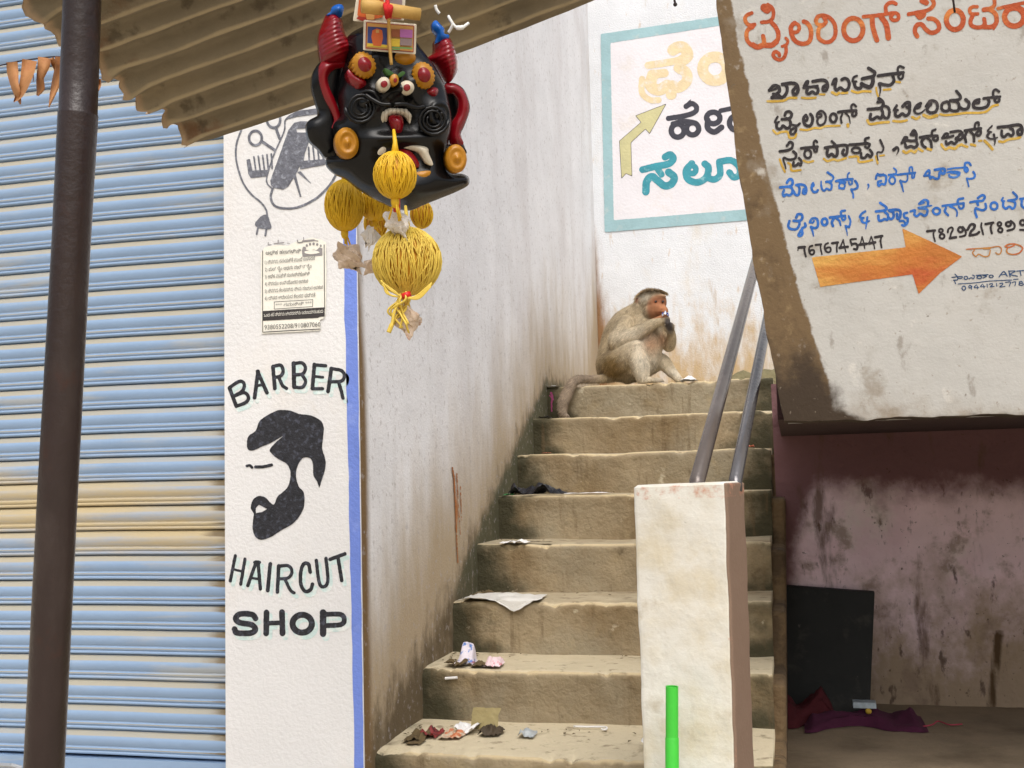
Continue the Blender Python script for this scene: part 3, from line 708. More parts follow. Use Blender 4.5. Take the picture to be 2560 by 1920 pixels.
# ------------------------------------------------------------------ newel pillar, hand rails, green pipe
M_pillar = mat("cream_lime_wash", lin(222, 219, 210), .9, .06, 5, .16, 120, [('noise', lin(200, 186, 154), 3.5, .46, .68, .75), ('noise', lin(168, 150, 118), 8, .60, .74, .5), ('noise', lin(196, 190, 176), 60, .54, .66, .3), ('noise', lin(90, 80, 66), 40, .72, .76, .7),
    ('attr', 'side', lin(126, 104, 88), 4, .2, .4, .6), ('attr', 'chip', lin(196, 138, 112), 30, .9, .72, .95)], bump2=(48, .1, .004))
def col_pts(pa, ya, pb, yb, Y): return onY(pa, ya, Y), onY(pb, yb, Y)
cor = [((1582, 1222), (1607, 1920), 2.55), ((1816, 1209), (1842, 1920), 2.50), ((1861, 1206), (1889, 1920), 2.615)]
top = [onY(*c[0], c[2]) for c in cor]; bot = [onY(*c[1], c[2]) for c in cor]
top.append(top[0]+(top[2]-top[1])); bot.append(bot[0]+(bot[2]-bot[1]))
ztop = np.mean([t[2] for t in top]); 
for t in top: t[2] = .5*t[2]+.5*ztop
bot2 = [t+(b_-t)*((t[2])/(t[2]-b_[2])) for t, b_ in zip(top, bot)]
nz_ = 90; nS = 26
ring = []
for t in np.linspace(0, 1, nz_)**1.0:
    cs = [a+(c-a)*t for a, c in zip(top, bot2)]
    row = []
    for i in range(4):
        a, c = cs[i], cs[(i+1) % 4]
        for s_ in np.linspace(0, 1, nS, endpoint=False): row.append(a+(c-a)*s_)
    ring.append(row)
P = np.array(ring); cen = P.mean(1, keepdims=True)
# soften the corners
for _ in range(2): P[:, :, :2] = (np.roll(P, 1, 1)+2*P+np.roll(P, -1, 1))[:, :, :2]/4
P[:, :, :2] += (fbm(P.reshape(-1, 3), 12, 3, 5).reshape(P.shape[:2])*.0022)[..., None]
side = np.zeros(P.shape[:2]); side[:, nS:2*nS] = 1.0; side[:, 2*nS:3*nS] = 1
chip = np.zeros(P.shape[:2]); chip[:, nS-1:nS+2] = .6+.3*np.clip(np.linspace(-.2, 1.6, nz_), 0, 1)[:, None]*.4; chip[0:3] = .75
Vp = P.reshape(-1, 3); Rn = 4*nS
Fp = [(i*Rn+j, (i+1)*Rn+j, (i+1)*Rn+(j+1) % Rn, i*Rn+(j+1) % Rn) for i in range(nz_-1) for j in range(Rn)]
tp2 = P[0]*1.0; cc = tp2.mean(0); in1 = cc+(tp2-cc)*.93; in1[:, 2] += .006
Vp = np.vstack([Vp, in1]); Fp += [(j, (j+1) % Rn, nz_*Rn+(j+1) % Rn, nz_*Rn+j) for j in range(Rn)]; Fp.append([nz_*Rn+j for j in range(Rn)])
ex = lambda a: np.concatenate([fl(a), np.zeros(Rn)+.5*(a is chip)])
o = add("newel_pillar", Vp, Fp, M_pillar, smooth=False, attrs=dict(side=ex(side), chip=ex(chip)))
tag(o, "cream whitewashed masonry pillar at the foot of the stairs, holding two hand rails", "pillar")

M_rail = mat("worn_brown_pipe", lin(108, 99, 94), .24, .15, 8, .12, 60, [('noise', lin(128, 118, 116), 5, .55, .75, .6, (1, .3, .3)), ('noise', lin(64, 40, 30), 12, .64, .75, .6)], spec=.6, metallic=.35)
M_rail2 = mat("grey_steel_pipe", lin(112, 110, 112), .22, .15, 8, .12, 60, [('noise', lin(82, 70, 62), 7, .55, .72, .7, (1, .3, .3))], spec=.6, metallic=.5)
def rail(px0_, py0_, Y0, px1_, py1_, wpx, m, label):
    A = onY(px0_, py0_, Y0); d = rays(np.array(px1_), np.array(py1_))
    sl = RISE/RUN
    # EYE.z + t d.z = A.z + sl (t d.y - Y0)
    t = (A[2]-sl*(Y0)-EYE[2])/(d[2]-sl*d[1]); Bq = EYE+d*t
    r = wpx/2*np.linalg.norm(A-EYE)/FPX
    A2 = A-(Bq-A)/np.linalg.norm(Bq-A)*.006-np.array([0, 0, .02]); B2 = Bq+(Bq-A)/np.linalg.norm(Bq-A)*.9
    b = MB(); b.tube([A2, A, (A*3+Bq)/4, (A+Bq)/2, Bq, B2], r, 20)
    o = b.build("handrail_pipe", m, smooth=True); tag(o, label, "handrail", "pipes rising from the pillar along the stairs"); return A, Bq
print("rail1", rail(1742, 1206, 2.575, 1883, 680, 39, M_rail, "brown hand rail pipe nearer the monkey, rising from the pillar"))
print("rail2", rail(1838, 1204, 2.60, 1908, 850, 33, M_rail2, "greyer thinner hand rail pipe beside the overhang, rising from the pillar's right corner"))

M_green = mat("bright_green_plastic", lin(66, 196, 60), .42, .12, 6, .08, 60, [('noise', lin(120, 200, 104), 14, .58, .72, .5, (1, 1, .25)), ('noise', lin(96, 130, 70), 40, .68, .74, .6)], spec=.5)
gp_ = thing("green_pipe", "bright green plastic pipe standing upright against the cream pillar", "pipe", tuple(onY(1683, 1920, 2.44)*[1, 1, 0]))
g0, g1 = onY(1680, 1716, 2.44), onY(1681, 1920, 2.44); gr = 15.2*np.linalg.norm(g0-EYE)/FPX
gj = onY(1680, 1846, 2.44); gz = gj+(g1-gj)/(g1[2]-gj[2])*(-gj[2]+0)
gz = g1+(g1-g0)*(g1[2]/(g0[2]-g1[2]))
b = MB(); b.tube([g0, gj], gr, 24, False); b.tube([gj+[0, 0, .003], gj, gz], [gr*1.0, gr*1.07, gr*1.07], 24, False); b.build("pipe_wall", M_green, gp_, smooth=True)
b = MB(); b.tube([g0, g0-[0, 0, .05]], gr*.86, 24, False); ring_o = [g0+gr*np.array([math.cos(a), math.sin(a), 0]) for a in np.linspace(0, 2*math.pi, 25)[:-1]]; ring_i = [g0+.86*gr*np.array([math.cos(a), math.sin(a), 0]) for a in np.linspace(0, 2*math.pi, 25)[:-1]]
b.put(ring_o+ring_i, [(i, (i+1) % 24, 24+(i+1) % 24, 24+i) for i in range(24)]); b.build("open_mouth", M_green, gp_)

# ------------------------------------------------------------------ paper notice
M_paper = mat("cream_paper", lin(236, 233, 222), .9, .04, 6, .2, 60, [('noise', lin(222, 208, 184), 5, .6, .75, .4)])
M_print = mat("faded_print_ink", lin(96, 94, 92), .9, .2, 40, 0)
M_print2 = mat("dark_print_ink", lin(64, 60, 60), .9, .2, 40, 0)
M_halft = mat("grey_halftone_print", lin(148, 144, 144), .9, .2, 30, 0)
notice = thing("paper_notice", "torn printed paper notice in Kannada glued to the white pilaster under the clipper emblem", "notice", tuple(onY(735, 832, FY-.004)))
N0 = (0, 0, 1.0)
paint("paper_sheet", [(*N0, [PG((652, 632), (662, 618), (690, 612), (720, 614), (745, 602), (780, 594), (806, 600), (815, 606), (816, 700), (815, 770), (812, 794), (800, 800), (801, 826), (700, 832), (654, 834), (652, 740))])], M_paper, facP(.0035), notice, 2, 1.2)
PN = (640, 590, 12.289); PN2 = (640, 710, 12.289)
paint("border_line", [(*PN, [S(22, (203, 455), (200, 1650)), S(22, (2092, 270), (2100, 1650))]), (*PN2, [S(22, (200, 0), (205, 1480)), S(24, (205, 1478), (1000, 1432), (1970, 1382)), S(22, (2100, 0), (2110, 760)),
      S(14, (560, 550), (1745, 478)), S(14, (1745, 478), (1740, 690)), S(14, (1740, 690), (560, 770)), S(14, (560, 770), (560, 550))])], M_print2, facP(.0045), notice, .6, 0)
paint("printed_band", [(*PN2, [PG((210, 830), (2110, 715), (2110, 1000), (1960, 1010), (1900, 1040), (210, 1130))])], M_print2, facP(.0045), notice, 1, .4)
paint("printed_picture", [(*PN, [PG((1430, 640), (1410, 450), (1440, 330), (1520, 330), (1560, 430), (1700, 470), (1850, 440), (1950, 350), (2040, 380), (2040, 600)), S(40, (560, 240), (850, 205)), S(30, (680, 130), (680, 220)), S(26, (375, 200), (380, 270), (470, 268)), S(60, (1440, 160), (1780, 130)), S(40, (1270, 130), (1300, 200), (1420, 190)), S(26, (1460, 40), (1465, 120)), S(30, (1820, 140), (1900, 155)), E(1560, 290, 34, 42), E(1660, 250, 34, 42), E(1770, 240, 36, 44), E(1880, 260, 34, 42), E(1990, 300, 30, 40), S(22, (960, 225), (1030, 222))])], M_halft, facP(.0045), notice, .6, .2)
paint("printed_picture", [(*PN, [PG((1500, 470), (1680, 450), (1900, 470), (1940, 520), (1700, 560), (1520, 530), smooth=True), PG((1540, 350), (1590, 350), (1600, 420), (1530, 430)), PG((1750, 320), (1800, 320), (1810, 400), (1740, 400))])], M_paper, facP(.0055), notice, .6, .2, label="pale figures round a table")
def text(name, body, x0, y0, w, h, slope, m, lift, parent, shear=0.0):
    cu = bpy.data.curves.new(name, 'FONT'); cu.body = body; cu.size = 1.0; cu.resolution_u = 2
    ob = bpy.data.objects.new(name, cu); COL.objects.link(ob)
    dg = bpy.context.evaluated_depsgraph_get(); dg.update()
    me = ob.evaluated_get(dg).to_mesh()
    V = np.array([v.co[:] for v in me.vertices]); F = [list(p.vertices) for p in me.polygons]
    ob.evaluated_get(dg).to_mesh_clear(); bpy.data.objects.remove(ob); bpy.data.curves.remove(cu)
    if len(V) == 0: return
    x = (V[:, 0]-V[:, 0].min())/(np.ptp(V[:, 0])+1e-9)*w; y = V[:, 1]/max(V[:, 1].max(), .3)*h
    px = x0+x+shear*y; py = y0-y+slope*x
    add(name, facP(lift)(px, py), F, m, parent)
TX = [("ಅಧಿಕ ಹಣಗಳಿಸಿ", 664, 637, 88, 10, -.062, M_print2), ("1) ನಿಮ್ಮ ಸಮಯಕ್ಕೆ ಮುಂದೆ ಸಂಪಾದನೆ", 662, 660, 125, 10, -.085, M_print), ("2) ಫುಲ್ ಟೈಂ ಅಥವಾ ಪಾರ್ಟ್ ಟೈಂ", 662, 678, 117, 10, -.075, M_print),
      ("3) ಅಧಿಕ ಮಾಹಿತಿ ಸಂಪಾದಿಸಿಕೊಳ್ಳಿ", 662, 696, 112, 10, -.07, M_print), ("4) ಸ್ವಯಂ ಉದ್ಯೋಗದ ಅವಕಾಶ", 662, 714, 108, 10, -.07, M_print), ("5) ನಿಮ್ಮ ಕೆಲಸವನ್ನು ನೀವು ಮಾಡುವ ಅವಕಾಶ", 662, 732, 145, 10, -.07, M_print),
      ("6) ದಿನದ ಆದಾಯದ ಕೆಲಸದ ಭದ್ರತೆ", 662, 750, 126, 10, -.07, M_print), ("*** ಗಮನಿಸಿ ***", 689, 766.5, 90, 8, -.065, M_print2), ("ಒಂದು ಕರೆ ನಿಮ್ಮ ಜೀವನವನ್ನು ಬದಲಾಯಿಸಬಹುದು", 660, 792, 148, 9, -.07, M_paper), ("9380552208/910807060", 661, 824, 140, 11.5, -.055, M_print)]
for s_, x0, y0, w, h, sl, m in TX: text("printed_line", s_, x0, y0, w, h, sl, m, .0058, notice)

# ------------------------------------------------------------------ board, cloth and bits in the recess
M_board = mat("blackened_board", lin(34, 35, 33), .7, .3, 6, .3, 50, [('noise', lin(70, 66, 60), 8, .55, .72, .6), ('noise', lin(96, 90, 84), 30, .68, .74, .5)])
bt = [onY(1925, 1462, 4.50), onY(2187, 1481, 4.47)]; bb = [onZ(1920, 1800, RZ+.003), onZ(2172, 1772, RZ+.003)]
bb[0] = np.array([bt[0][0]-.0, 4.37, RZ+.003]); bb[1] = np.array([onY(2172, 1745, 4.36)[0], 4.35, RZ+.003])
V = np.array([bt[0], bt[1], bb[1], bb[0]]); th = np.array([0, .022, .004])
V = np.vstack([V, V+th]); F = [(0, 3, 2, 1), (4, 5, 6, 7), (0, 1, 5, 4), (1, 2, 6, 5), (2, 3, 7, 6), (3, 0, 4, 7)]
o = add("board", V, F, M_board); tag(o, "square black board leaning on the pink wall of the recess", "board")
md = o.modifiers.new("bevel", 'BEVEL'); md.width = .003; md.segments = 2
def heap(name, outline, m, label, cat, z, H, seed, Yback, fold=14, smooth=True):
    """crumpled cloth lying on the floor: outline in photo pixels gives the width; depth is laid out on the floor"""
    x0 = onY(min(p[0] for p in outline), outline[0][1], Yback)[0]; x1 = onY(max(p[0] for p in outline), outline[0][1], Yback)[0]
    n, m_ = 70, 30
    U, W = np.meshgrid(np.linspace(0, 1, n), np.linspace(0, 1, m_), indexing='ij')
    prof = np.interp(U, [p[0] for p in H], [p[1] for p in H])
    wid = .10+.06*np.sin(U*7+seed)
    X = x0+(x1-x0)*U; Yc = Yback+.03*np.sin(U*5+seed*2)
    Y = Yc+(W-.5)*2*wid
    f = np.array([mnoise.fractal(Vector((a*fold*.5, b*5, seed)), 1, 2, 4) for a, b in zip(U.ravel(), W.ravel())]).reshape(U.shape)
    Z = z+.004+prof*np.clip(1-(2*W-1)**2, 0, 1)**.6*(1+.55*f)*np.clip(np.minimum(U, 1-U)*14, .15, 1)
    Y = Y+f*.02
    P = np.stack([X, Y, np.maximum(Z, z+.003)], -1); V, F = grid(P); o = add(name, V, F, m, smooth=smooth)
    tag(o, label, cat); return o
M_purple = mat("purple_cloth", lin(76, 24, 54), .9, .2, 12, .3, 120); M_redc = mat("dark_red_cloth", lin(78, 20, 28), .9, .2, 12, .3, 120)
heap("cloth", [(2010, 1800), (2312, 1800)], M_purple, "crumpled purple cloth lying on the recess floor before the black board", "cloth", RZ, [(0, .03), (.3, .035), (.6, .04), (.75, .012), (.9, .035), (1, .015)], 2.0, 4.18, 8)
heap("cloth", [(1905, 1700), (2090, 1700)], M_redc, "dark red cloth heaped between the stairs and the black board", "cloth", RZ, [(0, .20), (.2, .11), (.45, .05), (.8, .08), (1, .02)], 5.0, 4.24, 6)
M_foil = mat("silver_foil_print", lin(190, 205, 215), .35, .3, 40, .3, 80, metallic=.3); M_yel = mat("yellow_print", lin(205, 170, 60), .6, .2, 30)
bx = onY(2163, 1758, 4.20); pk = thing("packet", "small silver and yellow packet on the purple cloth", "packet", tuple(bx-[0, 0, .02]))
b = MB(); b.box(bx[0]-.042, bx[0]+.036, bx[1]-.02, bx[1]+.03, bx[2]-.014, bx[2]+.006); b.build("foil_wrapper", M_foil, pk)
b = MB(); b.ball(bx+[.008, -.03, -.022], [.011, .008, .010], 12, 8); b.build("yellow_label", M_yel, pk)
M_thread = mat("pink_thread", lin(170, 60, 80), .8)
b = MB(); tp = [onZ(x, y, RZ+.009) for x, y in ((2295, 1818), (2330, 1812), (2345, 1803), (2375, 1812), (2405, 1810))]; b.tube(crom(tp, 5), .0025, 6)
o = b.build("thread", M_thread); tag(o, "loose pink thread on the recess floor right of the purple cloth", "thread")
M_ochre = mat("brown_clay", lin(120, 90, 62), .9, .2, 8, .4)

# ------------------------------------------------------------------ hanging cords above the overhang
M_cord = mat("dark_cord", lin(46, 34, 34), .7, .2, 30, .3, 90)
b = MB(); b.tube([atD(1686, -60, 2.2), atD(1686, 0, 2.2), atD(1688, 9, 2.2)], .0022, 8); b.ball(atD(1688, 11, 2.2), .0042, 10, 6)
o = b.build("knotted_string", M_cord, smooth=True); tag(o, "short dark string with a knot at the top edge above the teal sign", "string")
b = MB(); b.tube([atD(2383, -60, 2.0), atD(2383, 0, 2.0), atD(2387, 31, 2.0)], .0019, 8)
o = b.build("hanging_wire", M_cord, smooth=True); tag(o, "thin dark wire hanging over the orange heading of the overhang", "wire")
# ------------------------------------------------------------------ lettering of the overhang (strokes followed by hand)
def ovP(lift): return lambda x, y: onY(x, y, SY-lift)
M_or = mat("burnt_orange_paint", lin(172, 76, 36), .8, .16, 9, .5, 60, [('noise', lin(206, 132, 62), 7, .5, .70, .85), ('noise', lin(160, 62, 40), 11, .58, .72, .6)])
M_or2 = mat("ochre_orange_paint", lin(184, 112, 48), .8, .16, 6, .5, 60, [('noise', lin(206, 164, 84), 5, .48, .66, .8, (.25, 1, 1)), ('noise', lin(172, 74, 38), 6, .5, .66, .85, (.4, 1, 1))])
M_or3 = mat("thin_ochre_paint", lin(176, 122, 62), .8, .2, 12, .4, 60, [('noise', lin(172, 84, 48), 14, .45, .6, .9)])
M_blk = mat("black_brush_paint", lin(46, 40, 42), .8, .35, 18, .5, 70, [('noise', lin(96, 86, 84), 12, .60, .74, .6)])
M_sh = mat("mustard_shade_paint", lin(190, 152, 58), .8, .2, 10, .4, 60, [('noise', lin(200, 176, 110), 16, .5, .7, .8)])
M_bl = mat("cobalt_brush_paint", lin(44, 104, 184), .8, .3, 22, .5, 70, [('noise', lin(104, 142, 184), 16, .58, .74, .7)])
M_bl2 = mat("navy_brush_paint", lin(44, 72, 110), .8, .3, 22, .4, 70)
A = (1840, 0, 6.1444); B2_ = (2200, 0, 6.1444)
TA = [S(60, (240, 200), (165, 235), (138, 290), (170, 365), (230, 388), (285, 375)), S(65, (255, 415), (185, 455), (160, 530), (175, 620), (240, 690), (330, 718), (410, 690), (430, 640), (415, 550)),
  S(85, (260, 690), (330, 722), (420, 695), (540, 695), (620, 640)), S(70, (560, 695), (640, 610), (648, 500), (605, 410), (550, 350)), S(58, (395, 342), (500, 330), (560, 280), (576, 200), (555, 120), (490, 70)), S(130, (440, 118), (475, 145)),
  S(46, (765, 585), (800, 630), (772, 685), (710, 712)), S(56, (765, 715), (768, 800), (740, 880), (680, 918), (610, 900), (570, 845), (600, 795), (650, 812), (668, 852)),
  S(70, (900, 352), (850, 405), (846, 480), (875, 580), (940, 650), (1040, 672), (1120, 640), (1155, 540), (1142, 430), (1095, 355), (1042, 330)), S(58, (900, 352), (955, 382), (972, 440), (935, 490), (870, 495)),
  S(64, (1225, 312), (1262, 252), (1332, 237), (1425, 265), (1500, 345), (1530, 450), (1512, 570), (1440, 640), (1350, 642), (1272, 580), (1265, 470), (1295, 412), (1350, 378), (1380, 330), (1350, 268)), S(56, (1225, 312), (1245, 365), (1300, 382), (1350, 375)),
  O(78, 1802, 452, 148, 172), S(40, (1720, 590), (1800, 625), (1880, 590)), S(60, (1960, 255), (2080, 246), (2240, 226)), S(78, (2092, 280), (2100, 400), (2130, 520), (2165, 615))]
TB = [S(58, (-20, 240), (60, 222), (150, 205), (245, 200), (288, 250), (262, 305), (195, 305), (165, 262), (200, 215)), S(60, (98, 200), (86, 110), (130, 52), (195, 36), (242, 58)), S(86, (25, 270), (90, 360), (115, 470), (128, 580)),
  S(62, (440, 217), (560, 195), (700, 166), (790, 122), (828, 60), (810, 0), (780, -40)), S(88, (650, 12), (710, 40)), PG((545, 210), (700, 190), (690, 262), (612, 305), (560, 270), smooth=True),
  S(70, (745, 285), (820, 292), (890, 350), (908, 430), (855, 490), (775, 500), (705, 450), (645, 378), (582, 376), (542, 430), (540, 500), (572, 555)), O(80, 1150, 305, 130, 148), S(50, (1080, 420), (1150, 450), (1230, 420)),
  S(55, (1490, 102), (1420, 107), (1376, 150), (1402, 212), (1500, 212)), S(64, (1425, 240), (1392, 310), (1402, 385), (1480, 420), (1570, 410), (1610, 360), (1600, 290)), S(72, (1600, 415), (1720, 410), (1788, 340), (1780, 230), (1720, 165), (1660, 142), (1595, 152)),
  S(60, (1600, 140), (1700, 125), (1758, 75), (1755, -20)), PG((1690, 420), (1800, 400), (1750, 465)), S(54, (1815, 130), (1950, 97), (2240, 38)), O(85, 2062, 260, 148, 140), S(46, (2150, 110), (2240, 160))]
paint("heading_lettering", [(*A, TA), (*B2_, TB)], M_or, ovP(.001), over, 1.4, .6)
Cb = (1900, 150, 5.821)
TC = [S(48, (135, 440), (200, 372), (270, 387), (285, 450), (232, 500), (172, 545)), S(36, (135, 440), (200, 428), (255, 410)), S(48, (172, 545), (250, 542), (330, 540), (385, 480), (395, 400), (360, 350)), S(34, (190, 490), (260, 495), (300, 530)),
  S(50, (325, 352), (440, 335), (520, 347), (555, 410), (540, 480), (495, 500), (480, 450), (512, 405)),
  S(40, (635, 402), (720, 392), (835, 378)), S(36, (640, 395), (670, 320), (702, 308), (690, 350), (640, 372)), S(44, (690, 415), (680, 470), (712, 492), (760, 460), (800, 487), (842, 470), (842, 412), (800, 390)), S(48, (770, 310), (900, 290), (965, 312), (985, 380), (958, 440), (920, 440), (922, 392), (952, 370)),
  S(36, (1050, 350), (1075, 290), (1110, 270), (1105, 330), (1050, 352)), S(46, (1100, 330), (1092, 400), (1120, 437), (1170, 402), (1220, 437), (1272, 430), (1300, 360), (1282, 292), (1235, 265), (1190, 285)),
  S(34, (1410, 230), (1365, 252), (1350, 310), (1402, 312)), S(48, (1370, 320), (1388, 390), (1430, 412), (1470, 402)), S(60, (1480, 345), (1530, 375), (1600, 392), (1640, 330), (1642, 240)), S(50, (1490, 272), (1580, 252), (1650, 235), (1670, 180), (1630, 150), (1580, 118)),
  S(48, (1722, 228), (1850, 210), (2085, 182)), S(46, (1930, 220), (1950, 300), (1900, 360), (1830, 362), (1740, 342)), S(46, (1735, 345), (1752, 420), (1742, 520), w2=12), S(34, (2080, 190), (2080, 250), (2042, 278), (2012, 240), (2042, 205)), S(36, (2010, 175), (2006, 120), (2040, 90), (2092, 112))]
YC = [S(36, (110, 600), (200, 602), (350, 590), (420, 552), (530, 552)), S(34, (610, 547), (700, 557), (810, 547)), S(30, (870, 500), (940, 500)), S(40, (1050, 470), (1110, 500), (1150, 480)), S(36, (1190, 482), (1270, 475)), S(36, (1340, 450), (1420, 475), (1500, 455), (1610, 458)), S(28, (1690, 400), (1702, 480), (1722, 535)), S(34, (1800, 432), (1900, 425)), S(30, (1980, 315), (2040, 325))]
Db = (1920, 240, 6.9125)
TD = [S(40, (165, 360), (122, 440), (150, 462), (190, 448)), S(52, (150, 470), (152, 540), (190, 570), (232, 550), (260, 512), (320, 555), (370, 540), (390, 470), (370, 412), (320, 388)), S(50, (240, 402), (330, 397), (390, 370), (410, 312), (370, 268), (310, 282), (290, 335)),
  S(44, (550, 475), (500, 512), (430, 500)), S(46, (485, 520), (482, 600), (440, 655), (392, 648), (395, 592), (440, 560)),
  S(46, (655, 332), (682, 372), (670, 420), (632, 420)), S(54, (655, 330), (618, 375), (618, 450), (660, 508), (730, 510), (768, 440), (768, 365), (735, 312)), S(40, (852, 302), (900, 257), (960, 275), (1000, 350), (985, 450), (930, 500), (872, 490), (850, 425), (872, 375), (922, 350), (915, 312), (862, 310)), S(36, (848, 310), (845, 360), (900, 366)),
  O(48, 1130, 378, 56, 74), S(54, (1215, 277), (1350, 262), (1522, 250)), S(38, (1285, 310), (1258, 380), (1272, 460)), S(38, (1340, 292), (1400, 360), (1422, 475), w2=16), S(44, (1522, 255), (1525, 312), (1490, 348), (1457, 330), (1462, 290)), S(40, (1450, 240), (1440, 172), (1480, 142), (1522, 180))]
YD = [S(40, (90, 592), (150, 650), (230, 622), (340, 622), (370, 718), (460, 718), (490, 655)), S(38, (560, 577), (680, 587), (800, 552), (900, 557), (1000, 522), (1240, 512)), S(56, (1380, 495), (1382, 520))]
Eb = (2150, 210, 5.978)
TE = [S(48, (120, 377), (240, 367), (322, 350), (350, 290), (320, 242), (282, 215)), S(46, (265, 270), (330, 258)), S(46, (322, 370), (340, 440), (310, 512), (262, 490), (230, 502), (190, 530), (150, 510), (162, 450)), S(44, (340, 455), (372, 502), (420, 500), (440, 420), (422, 352), (382, 332)),
  S(40, (550, 320), (512, 387), (562, 390)), S(46, (530, 400), (532, 470), (580, 482), (630, 442), (680, 472), (730, 440), (742, 372), (700, 345)), S(52, (640, 332), (690, 282), (738, 280), (742, 345)),
  S(52, (905, 290), (842, 330), (812, 400), (850, 440), (910, 432), (970, 382), w2=20), S(34, (900, 295), (898, 340), (842, 362)), S(46, (990, 332), (1050, 252), (1130, 262), (1160, 332), (1132, 410), (1062, 430), (1012, 402), (1012, 352), (1060, 302), (1050, 282)),
  S(44, (1300, 262), (1232, 292), (1222, 370), (1262, 402), (1322, 390), (1340, 332), (1320, 272)), S(44, (1340, 382), (1400, 402), (1468, 390), (1480, 312), (1440, 262), (1362, 252)), S(44, (1350, 245), (1480, 230), (1500, 180), (1442, 105)), S(48, (1480, 332), (1540, 375), (1610, 360), (1630, 282), (1580, 232)),
  S(46, (1782, 230), (1720, 252), (1692, 310), (1720, 355), (1820, 360), (1900, 330), (1930, 262), (1905, 210)), S(36, (1782, 232), (1780, 278), (1722, 290)), S(42, (1850, 215), (1960, 200), (2092, 188)), S(38, (2082, 195), (2080, 250), (2042, 272), (2012, 240), (2042, 208)), S(38, (1995, 190), (1992, 112), (2030, 82), (2080, 112))]
YE = [S(40, (110, 542), (152, 598), (280, 580), (430, 568)), S(38, (500, 552), (600, 560), (700, 542)), S(38, (780, 492), (840, 520), (890, 492)), S(50, (955, 465), (1040, 498), (1150, 470)), S(36, (1200, 452), (1280, 465), (1450, 450), (1600, 430), (1800, 430), (1900, 402), (1980, 332), (2060, 312))]
Fb = (1930, 310, 6.703)
TF = [S(46, (130, 457), (250, 442), (330, 402), (347, 332), (302, 300), (250, 362)), S(52, (360, 462), (402, 502), (390, 570), (330, 595), (260, 590), (202, 560), (190, 602), (218, 680), (232, 745), w2=26), S(44, (362, 640), (357, 700), (412, 690), (440, 660), (480, 690), (492, 622), (452, 570)),
  S(48, (490, 407), (620, 392), (762, 380)), O(42, 600, 500, 56, 70), S(40, (750, 392), (755, 450), (722, 465), (702, 430), (720, 402)), S(40, (702, 372), (702, 302), (730, 277), (757, 302)),
  S(50, (890, 397), (1040, 372), (1232, 352), (1262, 402), (1250, 500), (1210, 520), (1182, 480), (1202, 430)), S(50, (932, 432), (922, 500), (950, 540), (1002, 502), (1040, 540), (1090, 520), (1095, 432), (1080, 392)), S(42, (1002, 287), (1050, 330), (1072, 360)),
  S(50, (1300, 347), (1450, 337), (1602, 322)), O(42, 1410, 440, 70, 46), S(44, (1570, 322), (1562, 252), (1622, 230)), S(42, (1602, 322), (1640, 342), (1602, 400), (1562, 380)), S(46, (1490, 482), (1502, 560), (1560, 560), (1602, 512), (1650, 550), (1680, 492), (1642, 432)), S(42, (1815, 270), (1850, 350), (1870, 402), (1842, 470), (1772, 470), (1762, 520), (1777, 605), w2=20),
  S(60, (2042, 432), (2090, 392), (2122, 420), (2112, 470), (2085, 518), w2=8)]
YF = [S(38, (130, 592), (170, 700), (215, 800)), S(38, (270, 652), (312, 680), (332, 780), (480, 770)), S(38, (530, 612), (600, 640), (690, 622)), S(40, (870, 582), (930, 622), (1030, 592), (1100, 612), (1240, 572)), S(40, (1300, 552), (1440, 547), (1452, 630), (1560, 630), (1680, 602)), S(36, (1740, 542), (1772, 660)), S(30, (1810, 532), (1880, 522))]
Gb = (2220, 290, 6.506)
TG = [S(44, (222, 440), (270, 352), (310, 352), (290, 402), (232, 430)), S(46, (300, 392), (400, 402), (460, 390)), S(46, (372, 302), (420, 232), (460, 290), (462, 402), (480, 470), (430, 510), (372, 490), (300, 510), (282, 460)), S(40, (372, 302), (420, 310), (432, 262)),
  S(46, (520, 347), (650, 325), (802, 320)), S(46, (590, 362), (547, 412), (570, 480), (610, 510)), S(44, (620, 342), (690, 402), (712, 505)), S(42, (802, 322), (810, 380), (770, 400), (732, 370), (762, 332)), S(40, (710, 312), (722, 242), (772, 220)),
  S(42, (882, 360), (930, 292), (970, 290), (960, 340), (902, 360)), S(42, (960, 352), (1062, 322)), S(46, (1020, 262), (1150, 242), (1202, 272), (1210, 350), (1150, 390), (1102, 370), (1150, 332), (1162, 302)), S(46, (942, 412), (962, 460), (1030, 422), (1080, 450), (1122, 412)),
  S(46, (1250, 237), (1380, 217), (1512, 200)), S(44, (1282, 262), (1252, 332), (1270, 420)), S(44, (1330, 242), (1392, 310), (1402, 412)), S(42, (1502, 210), (1510, 280), (1470, 320), (1432, 290), (1462, 252)), S(40, (1412, 202), (1422, 122), (1470, 102), (1477, 150)),
  S(30, (1692, 160), (1622, 240), (1682, 260)), S(46, (1640, 282), (1612, 332), (1680, 372), (1780, 350), w2=24), S(44, (1722, 302), (1742, 402), (1732, 470), w2=16),
  S(52, (1790, 182), (1950, 167), (2130, 142), (2182, 202), (2172, 290), (2122, 300), (2112, 242), (2152, 212)), S(46, (1850, 242), (1852, 310), (1890, 340), (1950, 292), (2002, 320), (2040, 290), (2032, 222), (1990, 202)), S(46, (2250, 200), (2330, 190))]
YG = [S(44, (250, 572), (300, 600), (370, 562), (430, 590), (460, 562)), S(42, (500, 532), (560, 570)), S(44, (640, 532), (700, 550)), S(44, (870, 462), (930, 540), (1002, 512), (1090, 530), (1142, 482), (1200, 462)), S(42, (1230, 482), (1290, 500)), S(42, (1350, 462), (1420, 480)), S(36, (1480, 402), (1520, 402)), S(46, (1570, 402), (1632, 460), (1700, 540)), S(42, (1810, 412), (1880, 420), (1960, 382), (2100, 362), (2150, 342))]
